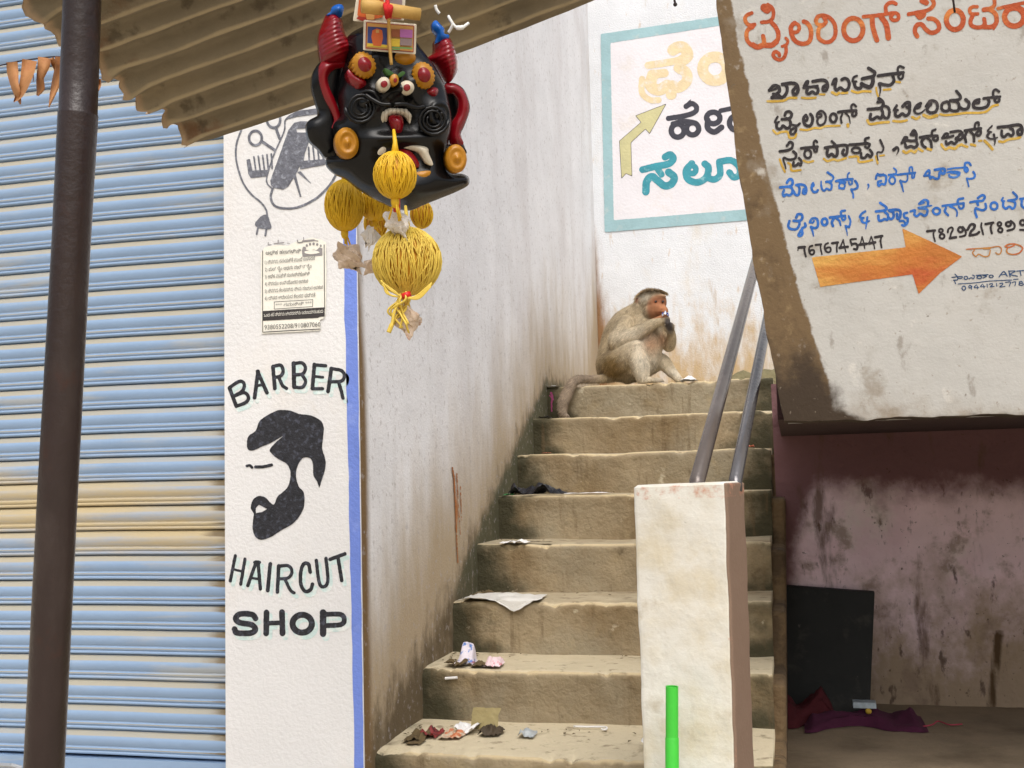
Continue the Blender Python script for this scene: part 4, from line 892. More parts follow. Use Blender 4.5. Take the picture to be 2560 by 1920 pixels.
for blk_s, blk_t in (([(*Cb, YC)], [(*Cb, TC)]), ([(*Db, YD)], [(*Db, TD)]), ([(*Eb, YE)], [(*Eb, TE)]), ([(*Fb, YF)], [(*Fb, TF)]), ([(*Gb, YG)], [(*Gb, TG)])):
    paint("list_shade", blk_s, M_sh, ovP(.001), over, 1.2, .4)
    paint("list_lettering", blk_t, M_blk, ovP(.0018), over, 1.1, .35)
Hb = (1940, 400, 8.848)
TH_ = [S(62, (92, 607), (200, 595), (330, 575), (370, 502), (350, 432), (292, 430), (242, 502)), S(58, (310, 602), (362, 640), (352, 740), (290, 782), (232, 762), (172, 800), (152, 740), (177, 670)), S(58, (392, 692), (432, 770), (500, 762), (520, 642), (492, 572), (452, 550)), S(60, (450, 552), (560, 542), (640, 572), (670, 660), (650, 740), (602, 730), (612, 650)),
  S(56, (820, 512), (790, 580), (792, 650), (840, 710), (900, 700), (925, 668)), S(40, (822, 512), (840, 560), (802, 602)), S(36, (1000, 470), (1000, 550)), S(48, (1000, 560), (1022, 650), (1070, 680), (1120, 632), (1180, 660), (1222, 640), (1230, 540), (1182, 500)), S(60, (1112, 482), (1222, 470)), S(56, (1142, 275), (1250, 350), (1272, 402), (1222, 470), w2=36),
  S(62, (1332, 470), (1450, 442), (1690, 422)), S(60, (1412, 490), (1530, 495)), O(40, 1460, 570, 66, 60), S(50, (1402, 622), (1502, 632)), S(46, (1680, 432), (1682, 520), (1632, 540), (1612, 492)), S(36, (1582, 402), (1592, 312), (1622, 282)), S(58, (1752, 462), (1800, 540), (1802, 612), (1720, 650), (1662, 650), (1702, 740), (1712, 835), w2=40), S(50, (2042, 542), (2050, 580), (2025, 650), w2=14)]
Ib = (2180, 390, 7.9)
TI = [S(48, (77, 450), (92, 382), (150, 370), (200, 372), (270, 390), (280, 470), (250, 560), (192, 550), (132, 590), (122, 512), (182, 490)), S(44, (112, 352), (160, 390), (222, 360)), S(46, (332, 372), (470, 360)), S(36, (470, 360), (480, 290), (432, 240)), O(40, 400, 480, 58, 74), S(46, (510, 372), (650, 352), (852, 330)), S(36, (702, 372), (702, 460), (660, 510), (562, 490)), S(56, (562, 490), (592, 590), (622, 705), w2=28), S(36, (842, 340), (832, 420), (792, 430), (792, 372)), S(36, (742, 332), (742, 232), (790, 222), (802, 290)),
  S(46, (1032, 392), (1080, 312), (1132, 282), (1130, 370), (1052, 390)), S(48, (1132, 372), (1152, 440), (1190, 412), (1262, 450), (1320, 430), (1332, 332)), S(56, (1242, 272), (1420, 252), (1432, 330), (1390, 352), (1362, 312)), S(36, (1492, 262), (1650, 237), (1880, 225)), S(40, (1492, 322), (1600, 305), (1722, 320), (1730, 362)), S(46, (1522, 372), (1542, 412), (1650, 420), (1722, 372)), S(40, (1560, 330), (1700, 350)), S(54, (1852, 222), (1890, 270), (1862, 310), (1832, 272)), S(46, (1832, 212), (1842, 142), (1912, 132), (1950, 182)), S(48, (2002, 312), (2032, 372), (2012, 430), (1932, 450), (1872, 442), (1892, 520), (1912, 605), w2=30)]
Jb = (1960, 500, 6.703)
TJ = [S(44, (92, 352), (72, 430), (102, 480), (200, 490), (252, 430), (250, 362), (162, 350)), S(46, (205, 292), (230, 242), (290, 240), (310, 292), (270, 345), (162, 347)), S(44, (352, 392), (360, 440), (302, 480), (310, 560), (280, 600), (242, 590), (280, 512)), S(44, (432, 372), (470, 312), (540, 312), (570, 372), (560, 450), (512, 470), (452, 450)), S(34, (432, 372), (480, 380), (502, 352)), S(46, (452, 452), (480, 530), (495, 605), w2=20), O(46, 680, 366, 46, 56), S(46, (770, 292), (900, 277), (1022, 265)), S(46, (832, 312), (802, 372), (822, 435)), S(46, (862, 292), (930, 352), (947, 425), w2=28), S(36, (1022, 267), (1030, 310), (992, 340), (972, 312)), S(40, (962, 262), (957, 192), (1022, 177)), S(36, (1085, 270), (1112, 340), (1107, 410), (1092, 440)), S(42, (1040, 442), (1092, 452)), S(36, (1032, 432), (1052, 520), (1062, 595), w2=14),
  S(40, (1362, 190), (1302, 230), (1272, 290), (1332, 300)), S(52, (1302, 322), (1312, 365), (1362, 380), (1430, 350), w2=26), S(40, (1397, 290), (1382, 400), (1370, 482), w2=18), S(46, (1542, 192), (1640, 182), (1700, 167), (1712, 122), (1612, 50)), S(46, (1692, 202), (1742, 252), (1732, 330), (1682, 320), (1642, 342), (1592, 340), (1582, 262)), S(46, (1752, 292), (1790, 320), (1830, 290), (1832, 212), (1762, 180)), S(48, (1762, 172), (1890, 162), (1950, 192), (1942, 290), (1902, 310), (1892, 232)), S(44, (2062, 212), (2012, 232), (2022, 290), (2072, 312), (2062, 390), (2012, 430), (1982, 420)), S(40, (1940, 352), (2002, 352), (2032, 392))]
Kb = (2260, 470, 7.373)
TK = [S(46, (122, 430), (200, 412), (192, 490), (240, 520), (302, 472), (370, 510), (420, 480), (422, 392), (282, 372)), S(46, (272, 365), (402, 342), (510, 322), w2=26), S(48, (282, 290), (370, 222), (440, 242), (442, 322)), S(36, (302, 292), (372, 272)), O(46, 600, 425, 64, 60), S(46, (712, 330), (850, 312), (1102, 280)), S(46, (772, 372), (752, 430), (812, 502)), S(42, (852, 342), (940, 380), (982, 450), (972, 520), w2=26), S(42, (1102, 287), (1092, 360), (1042, 380), (1012, 342)), S(46, (987, 282), (1002, 212), (1092, 190)),
  S(46, (1222, 262), (1352, 240), (1452, 230), (1490, 162), (1442, 130), (1362, 182)), S(52, (1352, 262), (1362, 310)), S(46, (1502, 290), (1512, 370), (1452, 410), (1372, 390), (1322, 372), (1312, 440), (1342, 535)), O(46, 1660, 330, 64, 66), S(36, (1825, 180), (1802, 230), (1850, 242)), S(46, (1830, 252), (1832, 340), (1880, 380), (1942, 342), (2002, 380), (2042, 342), (2042, 262), (1932, 230)), S(46, (1922, 232), (2052, 210), (2082, 160), (2012, 80)), S(46, (2142, 200), (2260, 186)), S(46, (2172, 240), (2172, 330), (2240, 380))]
paint("goods_lettering", [(*Hb, TH_), (*Ib, TI)], M_bl, ovP(.001), over, 1.1, .35)
paint("goods_lettering", [(*Jb, TJ), (*Kb, TK)], M_bl, ovP(.001), over, 1.1, .35)
Lb = (1980, 570, 9.217)
TL = [S(66, (155, 450), (290, 437)), S(28, (135, 515), (145, 455)), S(48, (282, 450), (292, 550), (320, 655)), S(46, (470, 407), (412, 430), (392, 500), (420, 590), (470, 610), (510, 570), (502, 512), (442, 510), (412, 540)), S(52, (545, 390), (670, 375)), S(38, (662, 380), (662, 480), (690, 602)), S(46, (830, 347), (772, 380), (752, 450), (782, 530), (840, 560), (890, 522), (882, 452), (822, 450), (782, 480)),
  S(58, (925, 350), (1055, 332)), S(42, (1045, 340), (1032, 450), (1035, 550)), S(38, (1180, 272), (1102, 470)), S(60, (1095, 455), (1285, 430)), S(32, (1182, 272), (1212, 430), (1242, 550)), S(46, (1475, 252), (1352, 267), (1362, 345)), S(36, (1370, 345), (1372, 400)), S(56, (1382, 372), (1470, 360), (1510, 420), (1490, 490), (1432, 482)), S(32, (1615, 202), (1572, 380)), S(64, (1560, 382), (1716, 362)), S(32, (1617, 202), (1660, 372), (1675, 468)),
  S(32, (1825, 192), (1777, 350)), S(64, (1775, 352), (1915, 332)), S(32, (1827, 192), (1880, 352), (1905, 478)), S(60, (1915, 212), (2078, 182)), S(44, (2062, 192), (2042, 302), (2065, 450))]
Nb = (2300, 540, 8.508)
TN = [S(56, (155, 325), (318, 307)), S(38, (302, 312), (287, 402), (320, 538)), O(44, 445, 310, 40, 38), O(46, 470, 430, 50, 50), S(42, (592, 350), (602, 282), (670, 242), (700, 282), (662, 370), (642, 460)), S(56, (635, 472), (768, 450)), O(52, 862, 290, 50, 52), S(46, (912, 232), (970, 322), (960, 410), (852, 440)), S(58, (1012, 290), (1082, 182), (1160, 192), (1150, 262), (1082, 332), (1062, 410)), S(54, (1055, 412), (1190, 390), (1258, 342)),
  S(42, (1310, 152), (1302, 222), (1345, 388)), S(56, (1395, 172), (1556, 142)), S(46, (1530, 162), (1502, 252), (1530, 370)), O(46, 1690, 170, 40, 40), O(46, 1710, 300, 46, 46), O(52, 1880, 172, 52, 46), S(48, (1932, 102), (2010, 182), (1990, 272), (1862, 310)), O(52, 2185, 140, 54, 54), S(50, (2132, 292), (2260, 300))]
paint("phone_number_lettering", [(*Lb, TL)], M_blk, ovP(.001), over, .9, .25)
paint("phone_number_lettering", [(*Nb, TN)], M_blk, ovP(.001), over, .9, .25)
paint("direction_arrow", [(1880, 380, 3.253, [PG((485, 857), (1250, 775), (1222, 620), (1470, 735), (1710, 850), (1530, 985), (1355, 1155), (1305, 995), (555, 1097))])], M_or2, ovP(.001), over, 2, .6)
Ob = (2360, 590, 11.06)
TO = [S(34, (620, 367), (900, 347), (1280, 318), (1480, 287), (1570, 322), (1588, 402), (1550, 490), (1482, 500), (1432, 460)), S(36, (842, 390), (792, 470), (880, 565), (960, 502), (1110, 567), (1240, 540), (1280, 402)), S(60, (1100, 342), (1270, 342)), S(40, (1690, 290), (1800, 310), (1940, 262)), S(42, (1690, 282), (1782, 232), (1950, 222), (2130, 282), (2168, 362), (2080, 470), (1940, 510), (1792, 490), (1732, 420), (1752, 340))]
paint("way_lettering", [(*Ob, TO)], M_or3, ovP(.001), over, .9, .2)
TS = [S(28, (222, 1142), (490, 1120), (480, 1170), (402, 1172)), S(28, (302, 1052), (362, 1110)), S(28, (262, 1220), (370, 1210), (380, 1150)), S(26, (282, 1212), (322, 1318)), O(28, 605, 1155, 50, 44), S(28, (682, 1182), (760, 1152), (820, 1180), (840, 1102), (792, 1080)), S(28, (892, 1085), (1220, 1067)), O(28, 980, 1140, 66, 36), S(28, (1092, 1092), (1180, 1110), (1082, 1160)), O(28, 1305, 1115, 56, 36),
  S(30, (1522, 1130), (1650, 982), (1750, 1110)), S(24, (1572, 1072), (1700, 1062)), S(30, (1790, 962), (1830, 1120)), S(28, (1792, 970), (1970, 972), (1832, 1060), (2030, 1110)), S(28, (2012, 970), (2230, 950)), S(28, (2102, 972), (2130, 1090)), S(24, (390, 1325), (900, 1290), (1250, 1245), (1870, 1215)), S(24, (1922, 1200), (2050, 1190)),
  O(30, 548, 1440, 50, 56), O(28, 720, 1400, 34, 34), S(28, (770, 1382), (757, 1468)), S(24, (902, 1350), (832, 1420), (960, 1420)), S(24, (922, 1382), (930, 1458)), S(24, (1062, 1332), (1012, 1400), (1138, 1392)), S(24, (1092, 1352), (1110, 1438)), S(24, (1192, 1332), (1200, 1418)), S(24, (1252, 1332), (1330, 1312), (1340, 1352), (1282, 1400), (1388, 1392)), S(24, (1452, 1312), (1460, 1390)), S(24, (1542, 1312), (1620, 1302), (1620, 1342), (1542, 1405), (1688, 1390)), S(24, (1702, 1282), (1840, 1270), (1802, 1390)), S(24, (1882, 1285), (1980, 1267), (1960, 1380)), O(24, 2125, 1278, 46, 26), O(24, 2135, 1335, 64, 28)]
paint("painter_signature", [(*Ob, TS)], M_bl2, ovP(.001), over, .7, .15)
# ------------------------------------------------------------------ the monkey: one continuous body grown from tapered limbs
MZ = (1340, 680, 4.366)
LZ = nose(6)[1]
def mp(x, y, Y): return onY(MZ[0]+x/MZ[2], MZ[1]+y/MZ[2], Y)
MS = 2213.0*5.42/5.40                                       # zoomed pixels per metre at the monkey
bm_parts = MB()
def limb(pts, sub=7):
    """pts: (x,y,Y,r px)"""
    P = np.array([[*mp(a, b_, Y), r/MS] for a, b_, Y, r in pts]); Q = crom(P, sub) if len(P) > 2 else np.array([P[0]+(P[1]-P[0])*t for t in np.linspace(0, 1, sub+1)])
    out = [Q[0]]
    for q in Q[1:]:
        while np.linalg.norm(q[:3]-out[-1][:3]) > .45*min(q[3], out[-1][3]):
            d = q-out[-1]; out.append(out[-1]+d*(.4*min(q[3], out[-1][3])/np.linalg.norm(d[:3])))
        out.append(q)
    for q in out: bm_parts.ball(q[:3], q[3], 12, 8)
def bead(x, y, Y, rx, ry=None, rz=None):
    c = mp(x, y, Y); bm_parts.ball(c, [rx/MS, (ry or rx)/MS, (rz or rx)/MS], 16, 10)
# trunk: rump, belly, back, chest, neck
limb([(800, 1040, 5.40, 150), (1000, 1090, 5.38, 118)])
limb([(805, 1010, 5.41, 158), (850, 830, 5.43, 165), (905, 690, 5.43, 178), (985, 575, 5.42, 172), (1075, 490, 5.40, 140), (1150, 430, 5.38, 118)])
limb([(1000, 1090, 5.39, 130), (1130, 1000, 5.37, 175), (1190, 860, 5.36, 190), (1200, 700, 5.37, 180), (1180, 560, 5.38, 150)])
limb([(960, 900, 5.42, 180), (1050, 700, 5.41, 190), (1080, 600, 5.41, 180)])
# head: cranium, cheeks, muzzle
bead(1245, 310, 5.37, 150, 150, 128); bead(1150, 400, 5.375, 110); bead(1310, 330, 5.335, 118, 100, 118); bead(1290, 430, 5.335, 120, 110, 95)
limb([(1320, 400, 5.32, 88), (1372, 420, 5.305, 66), (1392, 432, 5.30, 54)])
bead(1345, 268, 5.315, 78, 50, 26); bead(1340, 480, 5.325, 72, 60, 48)
bead(1100, 295, 5.345, 34, 16, 44)                           # ear
# near arm raised to the mouth
limb([(985, 600, 5.36, 128), (900, 740, 5.32, 110), (905, 770, 5.305, 98), (1060, 690, 5.285, 84), (1220, 600, 5.275, 68), (1330, 545, 5.27, 56), (1380, 520, 5.27, 50)], 8)
# far arm folded up behind
limb([(1330, 600, 5.42, 100), (1450, 720, 5.41, 80), (1450, 800, 5.39, 72), (1480, 720, 5.35, 54), (1470, 640, 5.315, 44)], 8)
# hands: palm, four fingers, thumb
bead(1400, 520, 5.268, 52, 34, 44)
for i, (fx, fy, gx, gy, hx, hy) in enumerate([(1410, 485, 1435, 490, 1436, 520), (1420, 500, 1450, 512, 1444, 540), (1420, 520, 1452, 538, 1436, 562), (1410, 540, 1440, 560, 1420, 580)]):
    limb([(fx, fy, 5.255, 19), (gx, gy, 5.250, 16), (hx, hy, 5.256, 13)], 5)
limb([(1380, 485, 5.262, 20), (1395, 462, 5.262, 17), (1412, 452, 5.266, 13)], 5)
bead(1462, 630, 5.30, 48, 34, 52)
for i, (fx, fy, gx, gy, hx, hy) in enumerate([(1440, 620, 1430, 590, 1440, 560), (1458, 612, 1455, 580, 1462, 555), (1478, 612, 1480, 585, 1484, 562), (1494, 622, 1500, 600, 1502, 578)]):
    limb([(fx, fy, 5.285, 19), (gx, gy, 5.275, 16), (hx, hy, 5.275, 13)], 5)
limb([(1425, 640, 5.29, 19), (1400, 615, 5.28, 16), (1395, 590, 5.272, 13)], 5)
# near leg: thigh, knee, shin, foot with toes
limb([(840, 1000, 5.36, 150), (960, 930, 5.31, 140), (1075, 862, 5.285, 112), (1100, 850, 5.28, 105)], 8)
limb([(1100, 850, 5.28, 105), (1120, 960, 5.275, 112), (1150, 1070, 5.272, 94), (1165, 1150, 5.27, 74), (1185, 1188, 5.265, 52)], 8)
limb([(1150, 1192, 5.27, 46), (1230, 1188, 5.26, 40), (1300, 1194, 5.25, 33)], 6)
for i, (ex, ey, Yt) in enumerate([(1350, 1180, 5.262), (1375, 1184, 5.255), (1392, 1192, 5.247), (1388, 1204, 5.240), (1340, 1210, 5.232)]):
    limb([(1280, 1192, Yt, 22), ((1280+ex)/2+6, ey-14, Yt, 20), (ex, ey+4, Yt, 15)], 5)
# far leg
limb([(1180, 1040, 5.44, 120), (1330, 980, 5.42, 100), (1400, 1000, 5.41, 82), (1470, 1080, 5.40, 62), (1545, 1158, 5.39, 46)], 8)
limb([(1545, 1170, 5.39, 40), (1600, 1185, 5.38, 24)], 5)
# tail over the edge of the step
limb([(830, 1150, 5.38, 52), (690, 1168, 5.33, 46), (560, 1170, 5.27, 44), (470, 1172, 5.225, 47), (400, 1215, 5.185, 54), (345, 1320, 5.165, 60), (300, 1420, 5.155, 62), (288, 1500, 5.15, 54), (300, 1560, 5.14, 40), (345, 1580, 5.13, 26)], 9)
V = np.concatenate(bm_parts.V); V[:, 2] = np.where(V[:, 1] > 5.205, np.maximum(V[:, 2], LZ-.004), V[:, 2])
me = bpy.data.meshes.new("tmp"); me.from_pydata(V.tolist(), [], bm_parts.F); me.update()
tmp = bpy.data.objects.new("tmp", me); COL.objects.link(tmp)
md = tmp.modifiers.new("r", 'REMESH'); md.mode = 'VOXEL'; md.voxel_size = .0042; md.use_smooth_shade = True
md = tmp.modifiers.new("s", 'SMOOTH'); md.factor = .5; md.iterations = 5
dg = bpy.context.evaluated_depsgraph_get(); dg.update()
ev = tmp.evaluated_get(dg); em = ev.to_mesh()
V = np.array([v.co[:] for v in em.vertices]); Nn = np.array([v.normal[:] for v in em.vertices]); F = [list(p.vertices) for p in em.polygons]
ev.to_mesh_clear(); bpy.data.objects.remove(tmp); bpy.data.meshes.remove(me)
keep_z = np.where(V[:, 1] > 5.205, LZ+.0015, -9); V[:, 2] = np.maximum(V[:, 2], keep_z)
# coat colours laid out on the body (pixel space of the tracing, so near things win)
d = V-EYE; dz = d@FWD; qx = ((1280+FPX*(d@RIGHT)/dz)-MZ[0])*MZ[2]; qy = ((960-FPX*(d@UP)/dz)-MZ[1])*MZ[2]
fur = np.array(lin(180, 164, 136)); cream = np.array(lin(214, 205, 186)); olive = np.array(lin(134, 112, 74)); skin = np.array(lin(146, 97, 66)); dark = np.array(lin(78, 72, 70)); tailc = np.array(lin(146, 130, 112)); crown = np.array(lin(112, 88, 64)); blush = np.array(lin(176, 128, 92))
C = np.tile(fur, (len(V), 1))
def put(c, w): 
    global C
    w = np.clip(w, 0, 1)[:, None]; C = C*(1-w)+c*w
nz1 = fbm(V, 18, 3, 2); nz2 = fbm(V, 60, 2, 5)
g = lambda cx, cy, rx, ry: np.exp(-((qx-cx)/rx)**2-((qy-cy)/ry)**2)
put(olive, g(800, 1010, 150, 130)*1.1+g(900, 1130, 150, 60)*.6+nz1*.15*(qy > 880)*(qx < 1000)); put(olive, g(720, 640, 70, 260)*.35)
put(cream, g(1130, 1000, 110, 240)*.9*(V[:, 1] < 5.32)+g(1090, 690, 300, 90)*.5*(V[:, 1] < 5.31)+g(1300, 1000, 90, 160)*.6+g(1500, 1120, 130, 80)*.8)
put(blush, g(1260, 780, 90, 110)*.65*(V[:, 1] > 5.1)+g(1380, 740, 50, 80)*.5*(V[:, 1] < 5.5))
head = (qy < 540) & (qx > 1090) & (V[:, 2] > mp(1200, 545, 5.35)[2])
put(cream, np.where(head, g(1170, 260, 90, 60)*.9, 0))
fm = 1/(1+np.exp(-(1.05-((qx-1345)/135)**2-((qy-395)/150)**2)*7)); put(skin, np.where(head & (V[:, 1] < 5.37), fm, 0)*.95)
put(np.array(lin(196, 132, 92)), np.where(head, g(1370, 420, 60, 60), 0)*.6)
put(np.array(lin(120, 62, 40)), np.where(head, g(1305, 322, 34, 22)+g(1385, 322, 30, 22)+g(1390, 448, 40, 12)+g(1372, 408, 16, 8)*.8, 0)*.8)
put(np.array(lin(150, 84, 52)), np.where(head, g(1100, 300, 26, 36), 0)*.8)
put(crown, np.where(head, np.clip((226-qy)/22, 0, 1), 0)*.7)
put(np.array(lin(92, 50, 34)), np.where(head, g(1345, 292, 84, 9)*.55+g(1245, 400, 20, 80)*.25+g(1362, 438, 54, 10)*.5+g(1330, 372, 16, 26)*.25, 0))
put(dark, np.clip(g(1440, 540, 60, 70)*1.5-.35, 0, 1)*(V[:, 1] < 5.29)+np.clip(g(1462, 610, 60, 75)*1.5-.35, 0, 1)*(V[:, 1] < 5.325))
put(dark*1.5, g(1370, 1195, 50, 26)*.6*(V[:, 1] < 5.3))
tl = np.clip((760-qx)/160, 0, 1)*(qy > 1090); put(tailc, tl); put(tailc*.62, tl*np.clip((qy-1480)/120, 0, 1))
C = C*(1+.22*nz1+.16*nz2)[:, None]
body_n = len(V)
# short coat: fine blades of hair in the same mesh
rng = np.random.default_rng(3); HV, HF, HC = [], [], []
bare = (fm > .35) & head | (g(1440, 560, 60, 90) > .4) & (V[:, 1] < 5.325)
cand = np.where(~bare & (V[:, 1] < 5.50))[0]
flow0 = np.array([-.25, .15, -1.0])
sel = rng.choice(cand, 26000)
for i in sel:
    p, n = V[i], Nn[i]
    fl_ = flow0+rng.normal(0, .35, 3)
    if qx[i] < 760 and qy[i] > 1090: fl_ = np.array([-.6, 0, -.7])+rng.normal(0, .2, 3)
    if V[i, 1] < 5.30 and 900 < qx[i] < 1380 and qy[i] < 800: fl_ = np.array([-.8, 0, -.75])+rng.normal(0, .25, 3)
    t = fl_-n*(fl_@n); t /= np.linalg.norm(t)+1e-9
    ln = rng.uniform(.010, .020)*(.6 if qx[i] > 1330 else 1); w = np.cross(n, t)*.0012
    tip = p+t*ln+n*ln*.30
    k = body_n+len(HV); HV += [p-w-n*.001, p+w-n*.001, tip]; HF.append((k, k+1, k+2))
    c = C[i]*rng.uniform(.50, 1.40); HC += [c, c, c*1.1]
HV = np.array(HV); HV[:, 2] = np.where(HV[:, 1] > 5.2, np.maximum(HV[:, 2], LZ+.001), HV[:, 2])
M_fur = mat("monkey_coat", (1, 1, 1), .85, .06, 40, .25, 150, attr_col="coat", spec=.25)
monkey = thing("wild_monkey", "pale brown monkey sitting on the top step, both hands at its mouth, tail hanging down", "monkey", tuple([mp(1000, 1200, 5.35)[0], 5.35, LZ]))
add("body", np.vstack([V, HV]), F+HF, M_fur, monkey, smooth=True, attrs=dict(coat=np.clip(np.vstack([C, np.array(HC)]), 0, 1)))
M_eye = mat("dark_wet_eye", lin(36, 20, 14), .12, .05, 10, 0, spec=.7)
def surf(x, y):                      # nearest body point under a traced pixel
    k = np.where((np.abs(qx-x) < 26) & (np.abs(qy-y) < 26))[0]; k = k[np.argmin(V[k, 1])]; return V[k]
for ex_, ey_ in ((1306, 322), (1384, 322)):
    c = surf(ex_, ey_); c = np.array([*mp(ex_, ey_, c[1])]); b = MB(); b.ball(c+[0, .0035, 0], .0062, 14, 10); b.build("eye", M_eye, monkey, smooth=True)
M_cap = mat("crown_hair", lin(172, 150, 116), .9, .45, 70, .4, 120)
rng = np.random.default_rng(9); b = MB()
cen_t = mp(1265, 214, 5.34); hw = 150/MS
for i in range(1500):
    a = rng.uniform(-1, 1); dpt = rng.uniform(-1, 1)
    if a*a+dpt*dpt > 1: continue
    p = cen_t+np.array([a*hw, dpt*.055, .016*(1-a*a)-.008]); out = np.array([a*.9+rng.normal(0, .15), dpt*.8-.25, -.42-.6*abs(a)+rng.normal(0, .22)]); out /= np.linalg.norm(out)
    ln = rng.uniform(.014, .032); w = np.cross(out, [0, 0, 1.0]); w = w/(np.linalg.norm(w)+1e-9)*.0010
    b.put([p-w, p+w, p+out*ln*.6+[0, 0, .003], p+out*ln], [(0, 1, 2), (0, 2, 3)])
b.build("crown_tuft", M_cap, monkey)
M_wrapb = mat("blue_white_wrapper", lin(214, 220, 232), .4, .05, 30, .2, 80, [('noise', lin(44, 74, 190), 70, .48, .54, 1.0)])
V_, F_ = [], []
wc = mp(1412, 466, 5.245)
b = MB(); n = 14
G = np.array([[wc+np.array([(u-.5)*.034, (v-.5)*.012-.004, .010*math.sin(u*9)*math.cos(v*7)+.012*(1-abs(2*u-1))-.002]) for v in np.linspace(0, 1, n)] for u in np.linspace(0, 1, n)])
Vg, Fg = grid(G); b.put(Vg, Fg); o = b.build("snack_wrapper", M_wrapb, smooth=True); tag(o, "small blue and white wrapper held to the monkey's mouth", "wrapper")
# ------------------------------------------------------------------ litter on the steps
def stepx(px, k, off): 
    y0, z = nose(k); return onY(px, 1200, y0+off)[0]
def scrap(name, px0_, px1_, k, off, depth, H, m, label, cat="wrapper", seed=1, drape=0, curl=0.0, group=None, n=26, zoff=.004, shape=None):
    """crumpled sheet lying on tread k between two photo columns"""
    y0, z = nose(k); x0 = onY(px0_, 1200, y0+off)[0]; x1 = onY(px1_, 1200, y0+off)[0]
    U, W = np.meshgrid(np.linspace(0, 1, n), np.linspace(0, 1, max(8, n//2)), indexing='ij')
    f = np.array([mnoise.fractal(Vector((a*2.0+seed*7, b_*1.7, seed*1.7)), 1, 2, 4) for a, b_ in zip(U.ravel(), W.ravel())]).reshape(U.shape)
    f2 = np.array([mnoise.fractal(Vector((a*2.6-seed*3, b_*2.6, seed*4.1)), 1, 2, 3) for a, b_ in zip(U.ravel(), W.ravel())]).reshape(U.shape)
    X = x0+(x1-x0)*(U+.05*f2); Y = y0+off+(W-.5)*depth*(1+.3*f2)
    Z = z+zoff+np.abs(f)*H*1.0*np.clip(np.minimum(U, 1-U)*8, .3, 1)+curl*(np.abs(2*U-1)**2)
    if shape is not None: Z = Z+shape(U, W)
    if drape:
        t = np.clip((U-.45)/.5, 0, 1); t = np.clip(1-np.abs(U-.72)/.26, 0, 1); fall = t*np.clip((.45-W)/.45, 0, 1)
        Y = np.where(fall > 0, np.minimum(Y, y0-.006-.004*fall), Y); Z = Z-fall*drape
    V, F = grid(np.stack([X, Y, np.maximum(Z, z+.002) if not drape else Z], -1))
    o = add(name, V, F, m, smooth=True); tag(o, label, cat, group); return o
M_wp = mat("white_litter_paper", lin(226, 224, 222), .75, .06, 30, .3, 90); M_poly = mat("thin_white_plastic", lin(208, 206, 200), .45, .05, 20, .3, 60)
M_pr = mat("printed_wrapper", lin(214, 206, 214), .45, .1, 30, .2, 80, [('noise', lin(60, 110, 180), 60, .55, .6, .9), ('noise', lin(150, 70, 80), 48, .60, .65, .9)])
M_red = mat("red_wrapper", lin(132, 44, 44), .5, .2, 30, .2, 80, [('noise', lin(60, 24, 28), 40, .52, .6, .9)])
M_orw = mat("orange_cream_wrapper", lin(196, 176, 152), .5, .1, 30, .2, 80, [('noise', lin(190, 110, 70), 34, .5, .56, .95)])
M_blkp = mat("black_plastic", lin(30, 30, 36), .35, .1, 30, .3, 60); M_grn = mat("green_plastic_scrap", lin(40, 120, 60), .5); M_leafd = mat("dry_leaf_litter", lin(96, 80, 52), .9, .25, 30, .3, 80)
M_bag = mat("brown_crumpled_bag", lin(72, 60, 44), .7, .25, 30, .4, 60); M_beige = mat("beige_packet", lin(150, 136, 92), .7, .15, 20, .3, 60)
M_pinkw = mat("pink_white_wrapper", lin(224, 200, 204), .5, .08, 40, .2, 80, [('noise', lin(196, 96, 110), 50, .58, .64, .9)])
scrap("plastic_bag", 1278, 1412, 3, .05, .10, .07, M_blkp, "crumpled black plastic strip lying along a middle step", "plastic", 1.2)
scrap("plastic_scrap", 1257, 1284, 3, .03, .06, .012, M_grn, "green plastic scrap at the end of the black strip", "plastic", 2.2)
scrap("paper_strip", 1408, 1532, 3, .035, .05, .006, M_wp, "long white folded paper strip right of the black plastic", "paper", 3.1)
scrap("paper_scrap", 1252, 1318, 2, .04, .09, .014, M_wp, "flat white paper scrap near the wall, one step below the black strip", "paper", 4.4)
scrap("paper_scrap", 1315, 1376, 2, .05, .03, .004, M_leafd, "thin dark twig like scrap beside the flat white paper", "scrap", 4.9)
scrap("plastic_sheet", 1158, 1346, 1, .075, .17, .016, M_poly, "thin white plastic sheet draped over the step edge", "plastic", 5.3, drape=.038, n=44)
scrap("leaf_litter", 1172, 1268, 1, .16, .08, .018, M_leafd, "dry leaf litter behind the draped white plastic sheet", "litter", 6.1)
scrap("snack_packet", 1126, 1180, 0, .09, .07, .02, M_pr, "upright crumpled printed snack packet on the lower step", "packet", 7.7, shape=lambda U, W: .055*np.clip(1.2-((U-.55)/.36)**4, 0, 1)*np.clip(W*1.3-.1, 0, 1))
scrap("snack_wrapper", 1204, 1244, 0, .07, .07, .02, M_pinkw, "crumpled pink and white wrapper right of the upright packet", "wrapper", 8.3, shape=lambda U, W: .018*np.sin(U*math.pi)*np.sin(W*math.pi))
scrap("leaf_litter", 1108, 1160, 0, .06, .07, .016, M_leafd, "dry leaf curled before the upright packet", "leaf", 9.2, curl=.012)
scrap("leaf_litter", 1172, 1226, 0, .07, .07, .014, M_leafd, "dry stalks between the two crumpled wrappers", "litter", 9.9)
scrap("red_wrapper", 1044, 1088, -1, .19, .09, .024, M_red, "torn red wrapper among the litter of the lowest step", "wrapper", 10.4)
scrap("orange_wrapper", 1094, 1146, -1, .19, .09, .022, M_orw, "orange and cream wrapper right of the torn red wrapper", "wrapper", 11.1)
